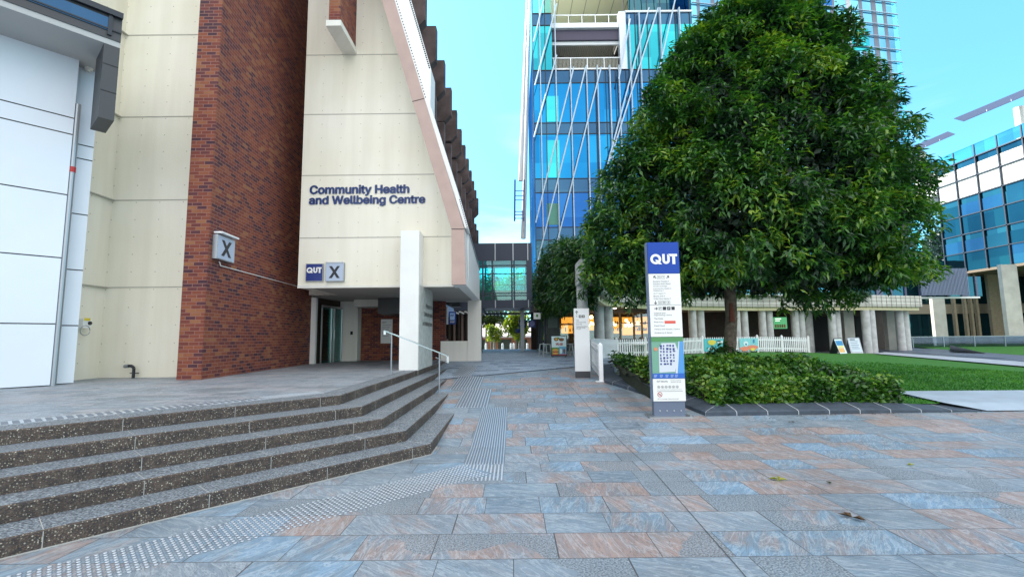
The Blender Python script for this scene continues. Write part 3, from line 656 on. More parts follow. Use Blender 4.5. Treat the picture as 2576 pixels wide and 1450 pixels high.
# side panel from fin back to the rear column
MB().prism([(r0.x, FY, 3.2), (r0.x, 19.3, 3.2), (r0.x, 19.3, 4.45), (r0.x, FY, 4.93)], (-.30, 0, 0)).build('side_panel', whitep, A_)
MB().prism([(r0.x + .03, FY, 4.93), (r0.x + .03, 19.4, 4.45), (r0.x + .03, 19.4, 4.50), (r0.x + .03, FY, 4.98)], (-.36, 0, 0)).build('coping', galv, A_)
# soffit over the entrance
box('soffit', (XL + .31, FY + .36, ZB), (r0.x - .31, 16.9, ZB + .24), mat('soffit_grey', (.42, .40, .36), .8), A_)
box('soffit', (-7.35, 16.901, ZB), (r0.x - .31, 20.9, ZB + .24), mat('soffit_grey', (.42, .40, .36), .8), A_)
# oriel brick box
q = PY(827, 38, 13.3); q2 = PY(845, 44, 13.3)
ox0, ox1, oz = PY(827, 38, 13.0).x, PY(855, 44, 13.0).x, PY(840, 55, 13.0).z
box('oriel_window_box', (ox0, 13.0, oz + .02), (ox1, FY, oz + 8), brick, A_)
box('oriel_base', (ox0 - .06, 12.95, oz - .16), (ox1 + .05, FY, oz + .02), creamp, A_)
# blade wall and columns
MB().box((-3.30, 13.75, g(-3, 14)), (-2.75, 16.1, 4.86)).build('blade_wall', whitep, A_)
box('blade_cladding', (-2.748, 13.80, ZT), (-2.735, 16.1, 3.24), mat('rough_plaster', (.60, .63, .61), .8, noise=.2, nscale=6, bump=1.0, bscale=14), A_)
Mb = frame2((-2.733, 13.98, 2.06), (0, 1, 0))
text('Welcome to the', frame2((-2.733, 14.85, 2.62), (0, 1, 0)), 1.15, .14, ink, A_, bold=.01)
text('Community Health', frame2((-2.733, 14.55, 2.32), (0, 1, 0)), 1.45, .17, ink, A_, bold=.01)
text('and Wellbeing Centre', frame2((-2.733, 14.33, 2.02), (0, 1, 0)), 1.67, .17, ink, A_, bold=.01)
c0 = PZ(1180, 905, .75)
box('rear_column', (-1.83, 19.3, .7), (r0.x + .05, 19.62, 3.2), creamp, A_)
box('parapet_wall', (-2.95, 19.35, .7), (-1.832, 19.6, PY(1150, 857, 19.35).z), creamp, A_)
MB().prism([(-2.02, 19.34, .7), (-1.84, 19.34, .7), (-1.84, 19.34, 3.2), (-1.80, 19.34, 3.2)], (0, -.08, 0))
# entrance recess
a1, a2 = PY(778, 900, 17.86), PY(793, 900, 17.86)
box('door_jamb', (-7.68, 17.86, ZT), (-7.47, 18.0, ZB), whitep, A_)
MB().prism([(-7.52, 18.0, ZT), (-7.30, 19.9, ZT), (-7.60, 19.9, ZT), (-7.75, 18.0, ZT)], (0, 0, ZB - ZT)).build('entrance_side', brownint, A_)
gd = thing('glass_door', 'dark glazed sliding doors left of the cream column inside the entrance', 'door', (-7.4, 19, ZT))
e0, e1 = Vector((-7.40, 18.15, ZT)), Vector((-7.19, 19.78, ZT)); ed = (e1 - e0)
MB().obox(e0, ed, (.02, 0, 0), (0, 0, 2.15)).build('pane', ggreen, gd)
b = MB()
for t in (0, .45, .58, .97): b.obox(e0 + ed * t + Vector((.012, 0, 0)), ed * .03, (.04, 0, 0), (0, 0, 2.2))
b.obox(e0 + Vector((.014, 0, 2.16)), ed, (.045, 0, 0), (0, 0, .08)); b.build('door_frame', steel, gd)
box('handle', (-7.2, 19.0, ZT + .9), (-7.17, 19.04, ZT + 1.3), steel, gd)
cc0, cc1 = PY(855, 800, 19.85).x, PY(900, 800, 19.85).x
box('entrance_column', (cc0, 19.85, ZT), (cc1, 20.3, ZB), creamp, A_)
box('card_reader', (cc1 - .30, 19.83, ZT + 1.1), (cc1 - .2, 19.849, ZT + 1.24), black, A_)
box('entrance_brick_wall', (cc1, 20.3, ZT), (-2.9, 20.6, ZB), brick, A_)
box('bulkhead', (cc1 + .1, 19.0, ZB - .28), (cc1 + 1.2, 20.29, ZB - .003), creamp, A_)
box('bulkhead', (cc1 + 1.25, 18.4, ZB - .62), (-3.4, 20.29, ZB - .003), charcoal, A_)
nb = thing('notice_board', 'pale information board on the brick wall inside the entrance', 'notice board', (-5.2, 20.25, ZT + 1))
n0, n1_ = PY(957, 863, 20.25), PY(987, 802, 20.25)
box('panel', (n0.x, 20.25, n0.z), (n1_.x, 20.29, n1_.z), signwhite, nb)
text('QUT', frame2((n0.x + .06, 20.248, n1_.z - .18), (1, 0, 0)), .18, .08, ink, nb)
b = MB()
for i in range(6): b.box((n0.x + .06, 20.244, n1_.z - .27 - i * .09), (n1_.x - .06 - .05 * (i % 3), 20.248, n1_.z - .25 - i * .09))
b.build('writing', mat('pale_ink', (.3, .3, .3), .6), nb)
# building name
def line(body, u0, v0, u1, v1, Y, m, parent, bold, name='lettering'):
    a, c = PY(u0, v1, Y), PY(u1, v0, Y); return text(body, frame2((a.x, Y - .004, a.z), (1, 0, 0)), c.x - a.x, c.z - a.z, m, parent, name, bold=bold, ext=.008, heavy=.04)
line('Community Health', 779.5, 464, 1029, 493.5, FY - .01, mat('letter_navy', (.003, .03, .15), .4), A_, .012)
line('and Wellbeing Centre', 777.5, 490, 1069, 519.5, FY - .01, mat('letter_navy', (.003, .03, .15), .4), A_, .012)
# shade hoods along the right flank
for k in range(-1, 11):
    Y = 20 + 2.65 * k
    for r_ in range(4):
        if k > 5 and r_ > 2: continue
        z = 15.8 - r_ * 3.3; s_ = -3.33
        MB().prism([(-4.32, Y, z), (s_, Y, z), (s_, Y, z - 1.6), (s_ - .36, Y, z - 1.98), (-4.32, Y, z - 1.98)], (0, .42, 0)).build('shade_hood', conc_dark, A_)

# ---------------------------------------------------------------- fixings on A
def wall_box_sign(name, label, cat, M, w_, h_, d_, back, face):
    t = thing(name, label, cat, lp(M, w_ / 2, 0)); M3 = M.to_3x3()
    MB().obox(lp(M, 0, 0), M3 @ Vector((w_, 0, 0)), M3 @ Vector((0, h_, 0)), M3 @ Vector((0, 0, d_))).build('sign_box', back, t)
    e = .018
    MB().obox(lp(M, e, e, d_), M3 @ Vector((w_ - 2 * e, 0, 0)), M3 @ Vector((0, h_ - 2 * e, 0)), M3 @ Vector((0, 0, .004))).build('sign_face', face, t)
    return t
def xmark(M, x, y, w_, h_, z, t, m=ink):
    b = MB(); e = M.to_3x3() @ Vector((0, 0, .004)); s = w_ * .27
    b.prism([lp(M, x, y + h_, z), lp(M, x + s, y + h_, z), lp(M, x + w_, y, z), lp(M, x + w_ - s, y, z)], e)
    b.prism([lp(M, x, y, z), lp(M, x + s, y, z), lp(M, x + w_, y + h_, z), lp(M, x + w_ - s, y + h_, z)], e * 1.3); return b.build('letter', m, t)
a, c = PY(770, 708, FY), PY(815, 663, FY); s = c.x - a.x
M = frame2((a.x, FY - .003, a.z), (1, 0, 0)); t = wall_box_sign('logo_sign', 'dark blue square sign reading QUT on the cream wall above the entrance', 'sign', M, s, c.z - a.z, .06, galv, navy)
qut(lp(M, 0, 0) and M @ Matrix.Translation((0, 0, .065)), s * .06, s * .48, s * .86, signwhite, t)
a, c = PY(821, 708, FY), PY(868, 661, FY); s = c.x - a.x
M = frame2((a.x, FY - .003, a.z), (1, 0, 0)); t = wall_box_sign('letter_sign', 'silver square sign with black X beside the blue sign above the entrance', 'sign', M, s, c.z - a.z, .11, galv, signgrey)
xmark(M, s * .2, s * .17, s * .6, s * .66, .115, t)
MB().box((a.x + .02, FY - .16, c.z + .01), (c.x - .02, FY - .13, c.z + .03)).box((a.x + .02, FY - .15, c.z + .01), (a.x + .04, FY, c.z + .03)).box((c.x - .06, FY - .15, c.z + .01), (c.x - .04, FY, c.z + .03)).build('lamp_bar', whitem, t)
# X sign on brick
bd = Vector((-.39, 6.77, 0)).normalized(); bp0 = (-7.27, 11.08)
a, c = PV(531, 647, bp0, bd), PV(579, 600, bp0, bd); w_ = (Vector((c.x, c.y)) - Vector((a.x, a.y))).length
h_ = PV(531, 585, bp0, bd).z - PV(531, 647, bp0, bd).z
M = frame2((a.x + .01, a.y, a.z - .02), bd); t = wall_box_sign('letter_sign', 'silver square sign with black X fixed to the red brick wall', 'sign', M, w_, h_, .12, galv, signgrey)
xmark(M, w_ * .22, h_ * .17, w_ * .56, h_ * .66, .126, t)
M3 = M.to_3x3(); MB().obox(lp(M, .0, h_ + .03, .02), M3 @ Vector((w_, 0, 0)), M3 @ Vector((0, .04, 0)), M3 @ Vector((0, 0, .2))).build('lamp_bar', whitem, t)
cpt = [PV(548, 657, bp0, bd), PV(552, 668, bp0, bd), PV(747, 720, bp0, bd)]
cb = MB().path([p + Vector((.03, 0, 0)) for p in cpt], .012, 6); qa, qb, qc = PY(748, 718, FY - .02), PY(822, 718.5, FY - .02), PY(822, 708, FY - .02); cb.path([qa, qb, qc], .010, 6)
tag(cb.build('conduit', whitep), 'thin white conduit running down the brick from one X sign to the other', 'conduit')
# tap pipe
p = PY(343, 948, 11.95); t = thing('outdoor_pipe', 'short dark bent pipe with valve at the foot of the cream wall', 'pipe', (p.x, 11.9, ZT))
MB().path([(p.x, 11.85, ZT), (p.x, 11.85, ZT + .25), (p.x - .05, 11.84, ZT + .30), (p.x - .12, 11.83, ZT + .30)], .035).build('pipe', darkm, t, smooth=False)
MB().tube((p.x - .12, 11.83, ZT + .30), (p.x - .22, 11.83, ZT + .29), .045).build('cap', galv, t); MB().tube((p.x - .09, 11.85, ZT + .12), (p.x + .13, 11.85, ZT + .12), .012).build('valve', darkm, t)
# hose tap box on the return wall
p = PX(212, 812, -10.38)
t = thing('tap_box', 'small white wall box with yellow label and looped cable on cream wall', 'tap box', p)
box('case', (-10.42, p.y - .12, p.z - .12), (-10.30, p.y + .10, p.z + .1), whitep, t); box('label', (-10.30, p.y - .10, p.z + .06), (-10.29, p.y + .06, p.z + .12), yellowp, t)
MB().tube((-10.30, p.y + .05, p.z + .0), (-10.27, p.y + .05, p.z + .0), .045, 12).build('dial', ink, t)
MB().path([(-10.30, p.y - .05 + .13 * math.cos(q), p.z - .18 + .12 * math.sin(q)) for q in [i * .5 for i in range(13)]], .01, 5).build('cable', galv, t)

# ---------------------------------------------------------------- white panelled building at the far left
W0 = PZ(125, 970, ZT); wd = Vector((.65, .76, 0)).normalized(); wn_ = Vector((wd.y, -wd.x, 0))
zs = PV(196, 151, W0, wd).z
B_ = thing('white_panelled_building', 'white metal panelled building with dark glazed fascia at the left edge', 'building', (W0.x, W0.y, ZT))
MB().obox((W0.x, W0.y, ZT + .02), -wd * 14, -wn_ * .15, (0, 0, zs - ZT - .02)).build('wall_panel', panel, B_)
N0 = PZ(190, 962, ZT); N1 = PZ(130, 965, ZT); rd = .34
Nb = Vector((W0.x, W0.y, 0)) - wn_ * rd
nl = (PV(190, 900, Nb, wd) - Vector((Nb.x, Nb.y, 0))); nlen = Vector((nl.x, nl.y, 0)).length
MB().obox((Nb.x, Nb.y, ZT + .02), wd * nlen, -wn_ * .3, (0, 0, zs - ZT - .02)).build('wall_panel', panel, B_)
MB().obox(Vector((W0.x, W0.y, ZT)) - wn_ * .151 - wd * .02, wn_ * -.4, -wd * .3, (0, 0, zs - ZT)).build('recess_wall', grooves, B_)
b = MB()
for u, v in ((90, 273.5), (90, 317), (80, 475.5), (74, 641), (67, 813)):
    z = PV(u, v, W0, wd).z; b.obox(Vector((W0.x, W0.y, z - .012)) + wn_ * .002, -wd * 14, -wn_ * .01, (0, 0, .024))
for u, v in ((212, 366), (208, 400), (196, 538), (186, 678), (172, 818)):
    z = PV(u, v, Nb, wd).z; b.obox(Vector((Nb.x, Nb.y, z - .012)) + wn_ * .002, wd * nlen, -wn_ * .01, (0, 0, .024))
b.build('panel_joint', grooves, B_)
dp = Vector((W0.x, W0.y, 0)) - wn_ * .05 + wd * .05
t = thing('downpipe', 'grey metal downpipe with a red band at the corner of the white panels', 'downpipe', (dp.x, dp.y, ZT))
MB().tube((dp.x, dp.y, ZT), (dp.x, dp.y, zs - 1.0), .055, 12).build('pipe', galv, t)
rz = PV(175, 424, W0, wd).z; MB().tube((dp.x, dp.y, rz - .06), (dp.x, dp.y, rz + .06), .062, 12).build('band', redp, t)
S0 = PZ(260, 107, zs); S1 = Vector((S0.x, S0.y, 0))
fr = PV(303, 107, S1, wd); fend = Vector((fr.x, fr.y, 0)); ftop = PV(309, 43, S1, wd).z; fmid = PV(293, 100, S1, wd).z
box_d = -wn_
dist = (S1 - Vector((W0.x, W0.y, 0))).dot(wn_)
MB().obox(Vector((fend.x, fend.y, zs)) + wn_ * 0, -wd * 18, -wn_ * (dist + 3.0), (0, 0, .12)).build('soffit', mat('soffit_panel', (.44, .44, .43), .6), B_)
MB().obox(Vector((fend.x, fend.y, zs + .121)) + wn_ * .02, -wd * 18, -wn_ * .25, (0, 0, ftop - zs - .121)).build('fascia', charcoal, B_)
zg0, zg1 = fmid + .12, ftop - .16
MB().obox(Vector((fend.x, fend.y, zg0)) + wn_ * .021 - wd * .22, -wd * 17, wn_ * .02, (0, 0, zg1 - zg0)).build('fascia_glass', glass_reflect('fascia_glass', (.05, .12, .22), base=(.01, .03, .07)), B_)
b = MB()
for i in range(8): b.obox(Vector((fend.x, fend.y, zg0 - .1)) + wn_ * .025 - wd * (.16 + 1.75 * i + (.0 if i == 0 else .0)), -wd * .07, wn_ * .04, (0, 0, zg1 - zg0 + .2))
b.obox(Vector((fend.x, fend.y, zg0 + .02)) + wn_ * .043, -wd * 17, wn_ * .012, (0, 0, .03))
b.obox(Vector((fend.x, fend.y, ftop - .1)) + wn_ * .022, -wd * 17, wn_ * .09, (0, 0, .12)); b.build('mullion', darkm, B_)
lz0 = PV(278, 302, S1, wd).z; ll = (PV(303, 107, S1, wd) - PV(262, 107, S1, wd)); ll = Vector((ll.x, ll.y, 0)).length
MB().obox(Vector((fend.x, fend.y, lz0)) + wn_ * .004, -wd * ll, -wn_ * .9, (0, 0, zs - lz0 - .003)).build('end_panel', charcoal, B_)
b = MB()
for fr_ in (.36, .72): b.obox(Vector((fend.x, fend.y, lz0 + (zs - lz0) * fr_)) + wn_ * .004, -wd * ll, wn_ * .003, (0, 0, .02))
b.build('panel_joint', grooves, B_)
lm = PZ(216, 232, zs - .1); t = thing('ceiling_light', 'round dome light under the grey soffit at top left', 'light', (lm.x, lm.y, zs))
bb = MB(); 
for i in range(4):
    r_a, r_b = .19 * math.cos(i * .35), .19 * math.cos((i + 1) * .35); bb.tube((lm.x, lm.y, zs - .03 - .12 * math.sin(i * .35)), (lm.x, lm.y, zs - .03 - .12 * math.sin((i + 1) * .35)), r_a, 14, r_b)
bb.build('lens', mat('lamp_lens', (.3, .32, .3), .3), t); MB().tube((lm.x, lm.y, zs - .03), (lm.x, lm.y, zs), .22, 14).build('rim', galv, t)
lm = PZ(222, 178, zs - .06); t = MB().tube((lm.x, lm.y, zs - .05), (lm.x, lm.y, zs), .07, 10, .09).tube((lm.x, lm.y, zs - .09), (lm.x, lm.y, zs - .05), .03, 8).build('smoke_detector', creamp); tag(t, 'small pale ceiling sensor above the dome light under the soffit', 'sensor')

# ---------------------------------------------------------------- handrail
t = thing('handrail', 'stainless steel handrail on two posts sloping down beside the white blade wall', 'handrail', (-2.6, 11, .7))
hb = PZ(985, 942, .75); hb2 = PG(1105, 990)
h1 = PY(985, 838, hb.y); zt1 = .30; hb2 = PZ(1105, 990, .30); h2 = PY(1105, 886, hb2.y)
dirr = (h2 - h1); e1_ = h1 - dirr * .15; e2_ = h2 + dirr * .17
pl = MB(); pw = .03
def barr(p, q, w_=.028, hh=.012):
    d = (q - p); s = d.cross(Vector((0, 0, 1))).normalized() * w_; u_ = s.cross(d).normalized() * hh
    pl.obox(p - s - u_, d, s * 2, u_ * 2)
barr(e1_, e2_); barr(e1_ + Vector((0, 0, -.1)), e1_ + Vector((0, .001, .0))) ; barr(e2_ + Vector((0, .001, -.16)), e2_)
e3_ = e2_ + Vector((-.42, .9, -.24)); 
pl.build('rail', steel, t)
for hp, hz_ in ((h1, .754), (h2, .30)):
    MB().tube((hp.x, hp.y, hz_), (hp.x, hp.y, hp.z), .019, 10).tube((hp.x, hp.y, hz_), (hp.x, hp.y, hz_ + .012), .05, 12).build('post', galv, t)
MB().tube(e2_ + Vector((0, 0, -.16)), e2_ + Vector((-.55, 1.6, -.1)), .017, 8).build('lower_rail', steel, t)
#PART3
ORD = ['first', 'second', 'third', 'fourth', 'fifth', 'sixth', 'seventh', 'eighth', 'ninth', 'tenth', 'eleventh', 'twelfth', 'thirteenth', 'fourteenth', 'fifteenth', 'sixteenth']
# ================================================================ GLASS TOWER
TY = 36.0
T_ = thing('glass_tower', 'tall blue glass tower with crossing white struts and an open balcony, behind the tree', 'tower', (10, 38, .42))
def tz(v, u=1345): return PY(u, v, TY).z
X0 = 1.9; XM = 15.0
zf = [tz(660), tz(572), tz(450), tz(310), tz(178), tz(35), tz(-115), tz(-300)]
zs_ = [tz(604), tz(485), tz(338), tz(210), tz(65), tz(-85), tz(-260)]   # lower edges of spandrels
vx0, vx1 = PY(1388, 120, TY).x, PY(1558, 120, TY).x
# storeys: (z0, z1, material) bands
def band(z0, z1, m, nm, x0=X0, x1=XM): return box(nm, (x0, TY, z0), (x1, TY + .3, z1), m, T_)
band(zf[0] - 6, tz(604), gteal, 'window_band')
band(tz(604), zf[1] - .02, gspan, 'spandrel'); 
band(zf[1], zs_[1], gdeep, 'window_band'); band(zs_[1], zf[2], gspan, 'spandrel')
band(zf[2], zs_[2], gblue, 'window_band'); band(zs_[2], zf[3], gspan, 'spandrel')
band(zf[3], zs_[3], gblue, 'window_band'); band(zs_[3], zf[4], gspan, 'spandrel')
# storey with balcony
band(zf[4], zs_[4], gcyan, 'window_band', X0, vx0); band(zf[4], zs_[4], gcyan, 'window_band', vx1 + .5, XM)
band(zs_[4], zf[5], gspan, 'spandrel', X0, vx0); band(zs_[4], zf[5], gspan, 'spandrel', vx1 + .5, XM)
# upper void with yellow soffit
zsf = PY(1500, 60, 46).z
MB().box((X0, TY, zf[5]), (vx0, TY + .05, zf[6])).build('window_band', gclear, T_)
box('upper_wall', (X0, TY, zsf + .3), (XM, TY + .3, zsf + 8), gspan, T_)
box('soffit', (vx0, TY - .2, zsf), (XM + .5, 46, zsf + .3), mat('warm_soffit', (.88, .84, .52), .6), T_)
b = MB()
for i in range(9): b.box((vx0 + 1.35 * i, TY, zsf - .012), (vx0 + 1.35 * i + .05, 46, zsf - .002))
b.box((vx0, 40, zsf - .014), (XM, 40.05, zsf - .003)); b.build('soffit_joint', mat('soffit_joint', (.3, .28, .15), .7), T_)
box('rear_glazing', (vx0, 46, zf[5]), (XM, 46.2, zsf), gteal, T_)
MB().prism([(10.5, 38.5, zf[5]), (10.5, 38.5, zsf), (14.8, 38.5, zsf), (14.8, 38.5, zf[5])], (0, .2, 0)).build('window_band', gteal, T_)
# body
box('tower_core', (X0 + .2, TY + .32, .4), (vx0, 52, zf[5]), gspan, T_)
box('tower_core', (vx0, TY + .32, .4), (XM, 52, zf[4] - .02), charcoal, T_)
box('tower_core', (vx1 + .5, TY + .32, zf[4]), (XM, 52, zf[5]), charcoal, T_)
# balcony void
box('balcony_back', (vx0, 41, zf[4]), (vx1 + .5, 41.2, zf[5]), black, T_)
box('balcony_floor', (vx0, TY - .05, zf[4] - .02), (vx1 + .5, 41, zf[4] + .16), whitem, T_)
box('terrace_slab', (vx0, TY - .05, tz(72)), (vx1 + .2, 46, tz(60)), whitem, T_)
box('balcony_beam', (vx0, TY + .2, tz(98)), (vx1 + .2, TY + .5, tz(74)), mat('balcony_beam', (.06, .05, .09), .5), T_)
zl = tz(102)
b = MB(); 
for i in range(34): x = vx0 + (vx1 - vx0) * i / 34; b.box((x, TY + .6, zl - .14), (x + .07, 40.5, zl))
b.build('louvre_ceiling', mat('louvre_cream', (.6, .56, .42), .6), T_)
box('louvre_trim', (vx0, TY + .4, zl - .16), (vx1, TY + .58, zl + .12), whitem, T_)
b = MB(); 
for i in range(48): x = vx0 + .1 + (vx1 - vx0 - .2) * i / 48; b.box((x, TY + .1, zf[4] + .16), (x + .05, TY + .14, zf[4] + 1.05))
b.build('balustrade', mat('louvre_grey', (.35, .34, .28), .6), T_)
b = MB().box((vx0, TY + .05, zf[4] + 1.05), (vx1 + .4, TY + .15, zf[4] + 1.13))
for i in range(5): x = vx0 + .1 + (vx1 - vx0) * i / 4.05; b.box((x, TY + .02, zf[4] + .16), (x + .07, TY + .09, zf[4] + 1.05))
b.build('handrail', whitem, T_)
b = MB().box((vx0, TY + .1, tz(38)), (vx1 + .2, TY + .15, tz(36)))
for i in range(6): x = vx0 + .3 + (vx1 - vx0) * i / 5; b.box((x, TY + .1, tz(60)), (x + .05, TY + .15, tz(37)))
b.build('terrace_railing', whitem, T_)
box('balcony_jamb', (vx1, TY - .12, zf[4]), (vx1 + .55, TY + .5, zf[5] + .05), mat('jamb_silver', (.62, .66, .72), .3, metal=.3), T_)
# cyan corner panes
b = MB()
for z0, z1 in ((zf[2] + 0.1, zs_[2] - .2), (zf[3] + .1, zs_[3] - .8)):
    MB().box((X0 + 1.0, TY - .02, z0), (X0 + 2.0, TY - .004, z1 - .3)).build('pane', gcyan, T_)
MB().box((X0 + .9, TY - .02, tz(566)), (X0 + 1.9, TY - .004, tz(512))).build('pane', mat('green_pane', (.05, .30, .22), .2), T_)
# mullions
for x in (X0, 2.9, 4.9, 6.15, 6.9, 7.75, 8.55, 9.4, 10.3, 11.3, 12.4, 13.6, 14.8):
    if vx0 < x < vx1: MB().box((x - .03, TY - .07, zf[0] - 6), (x + .03, TY - .003, zf[4])).build('mullion', darkm, T_)
    else: MB().box((x - .03, TY - .07, zf[0] - 6), (x + .03, TY - .003, zsf)).build('mullion', darkm, T_)
for z in zf[:6] + [zs_[0], zs_[1], zs_[2], zs_[3], zs_[4]]:
    x1 = XM; MB().box((X0, TY - .05, z - .03), (vx0 if z > zf[4] + .5 else XM, TY - .001, z + .03)).build('transom', darkm, T_)
MB().box((vx1 + .5, TY - .12, zf[5] - .03), (XM, TY - .001, zf[5] + .12)).build('transom', whitem, T_)
for u0_, vt, vb in ((1356, 0, 600), (1394, 0, 640), (1434, 172, 640), (1474, 172, 600), (1501, 172, 600), (1532, 172, 560), (1555, 172, 470), (1580, 48, 350), (1605, 38, 350), (1657, 30, 300), (1705, 30, 300)):
    a, c = PY(u0_ - 3, vt, TY), PY(u0_, vt, TY)
    MB().box((a.x + .03, TY - .40, tz(vb)), (c.x, TY - .08, tz(vt))).build('fin', mat('white_fin', (.50, .60, .70), .35), T_)
for u0_, v0_, u1_, v1_ in ((1372, -20, 1342, 106), (1400, 10, 1345, 215), (1400, 139, 1343, 345), (1443, 169, 1347, 560), (1473, 169, 1349, 669), (1512, 169, 1393, 640), (1655, 20, 1535, 400), (1632, 20, 1500, 520), (1430 + 155, 48, 1556, 200), (1700, -10, 1650, 210)):
    MB().tube(PY(u0_, v0_, TY - .75), PY(u1_, v1_, TY - .75), .055, 8).build('brace', mat('strut_silver', (.50, .60, .70), .35), T_)
# right hand wing with horizontal blades
p0 = Vector((XM, TY, 0)); dw = Vector((.986, .166, 0)); dn_ = Vector((dw.y, -dw.x, 0))
rend = PV(2250, 100, p0, dw); rl = (Vector((rend.x, rend.y, 0)) - p0).length; zb = PV(2150, 741, p0, dw).z
MB().obox(Vector((p0.x, p0.y, zb)) - dn_ * .3, dw * (rl - .9), -dn_ * 12, (0, 0, 44)).build('wing_core', gdeep, T_)
MB().obox(Vector((p0.x, p0.y, zb)), dw * rl, -dn_ * .25, (0, 0, 44)).build('curtain_wall', gpale, T_)
rr2 = random.Random(4)
xx = .5
while xx < rl - .6:
    w__ = rr2.choice([.25, .35, .5]); MB().obox(p0 + dw * xx + dn_ * .012 + Vector((0, 0, zb + .05)), dw * w__, -dn_ * .01, (0, 0, 43)).build('column_strip', rr2.choice([mat('inner_column', (.55, .55, .58), .5), mat('inner_column_dark', (.16, .17, .22), .5)]), T_); xx += rr2.uniform(1.2, 1.9)
xx = 1.0; zz = zb + 5
for i in range(16):
    zz = zb + 3 + (i * 7.3) % 40; xx = 1 + (i * 3.7) % (rl - 4)
    MB().obox(p0 + dw * xx + dn_ * .03 + Vector((0, 0, zz)), dw * rr2.uniform(1.2, 2.6), -dn_ * .012, (0, 0, rr2.uniform(1.4, 2.6))).build('pane', rr2.choice([gblue, gdeep, gcyan]), T_)
for i in range(30):
    z = zb + 1.4 + i * 1.13
    MB().obox(p0 + Vector((0, 0, z)) + dn_ * .05, dw * (rl + .45), dn_ * .14, (0, 0, .035)).build('sunshade_blade', mat('blade_white', (.50, .60, .72), .4), T_)
MB().obox(p0 + dw * rl + Vector((0, 0, zb + .01)), dw * .5, -dn_ * .02, (0, 0, 43)).build('edge_glass', gclear, T_)
MB().obox(Vector((p0.x, p0.y, zb - .22)) + dn_ * .25, dw * (rl + .6), -dn_ * 8, (0, 0, .2)).build('base_slab', whitem, T_)

# white mast with rack left of the tower
t = thing('mast', 'tall slender white mast frame with a small ladder rack left of the tower', 'mast', (1.2, 37, 10))
MB().tube(PY(1309, 455, 37.5), PY(1327, -20, 37.5), .2, 8, .1).build('pole', whitem, t); MB().tube(PY(1316, 600, 38), PY(1333, -20, 38), .2, 8, .1).build('pole', whitem, t)
MB().tube(PY(1335, 612, 36.8), PY(1343, 200, 36.8), .02, 6).build('cable', galv, t)
b = MB(); b.tube(PY(1295, 452, 37), PY(1294, 556, 37), .07, 6); b.tube(PY(1318, 452, 37.2), PY(1317, 556, 37.2), .05, 6)
for v in (480, 492, 503, 532, 540, 549): b.tube(PY(1294, v, 37), PY(1318, v, 37.2), .035, 5)
b.build('rack', mat('rack_blue', (.06, .09, .28), .4), t)

# ================================================================ SKY BRIDGE
BY = 29.0
t = thing('sky_bridge', 'dark framed glass footbridge linking the two buildings above the corridor', 'footbridge', (-.6, BY, 3.8))
bx0, bx1 = -3.2, PY(1338, 700, BY).x
bt, bb1, b3, b4 = PY(1270, 611, BY).z, PY(1270, 655, BY).z, PY(1270, 744, BY).z, PY(1270, 774, BY).z
frm = mat('bridge_steel', (.035, .045, .07), .4, metal=.3)
box('roof_fascia', (bx0, BY, bb1), (bx1, BY + 3.2, bt), frm, t)
box('floor_beam', (bx0, BY, b4), (bx1, BY + 3.2, b3 - .25), frm, t)
box('end_frame', (bx1 - .35, BY - .03, b3 - .25), (bx1, BY + 3.2, bb1), frm, t)
for yy_ in (BY + .05, BY + 3.1): MB().box((bx0, yy_, b3 - .25), (bx1 - .35, yy_ + .03, bb1)).build('glazing', gclear, t)
MB().box((bx0, BY + .02, b3 - .25), (bx1 - .35, BY + .045, b3 + .35)).build('lower_glass', ggreen, t)
for u in (1214, 1238, 1287, 1293, 1332):
    x = PY(u, 700, BY).x
    for yy_ in (BY, BY + 3.05): MB().box((x - .05, yy_ - .02, b3 - .25), (x + .05, yy_ + .12, bb1)).build('post', frm, t)
for v in (667, 688, 737, 743): z = PY(1270, v, BY).z; MB().box((bx0, BY - .01, z - .03), (bx1 - .3, BY + .04, z + .03)).build('rail', frm, t)
for u in (1245, 1290, 1327): x = PY(u, 630, BY).x; MB().box((x - .03, BY - .04, b4), (x + .03, BY - .001, b3 - .25)).box((x - .03, BY - .04, bb1), (x + .03, BY - .001, bt)).build('fascia_rib', galv, t)
# slatted awning beyond the bridge
t = thing('slatted_awning', 'slatted pergola roof glimpsed under the footbridge', 'pergola', (-1, 34, 3.4))
z = PY(1270, 786, 33).z
for i in range(16): MB().box((-3.0 + i * .28, 33, z), (-2.9 + i * .28, 37, z + .12)).build('slat', whitem, t)
MB().box((-3.2, 32.9, z - .14), (1.6, 33, z - .002)).build('beam', frm, t)

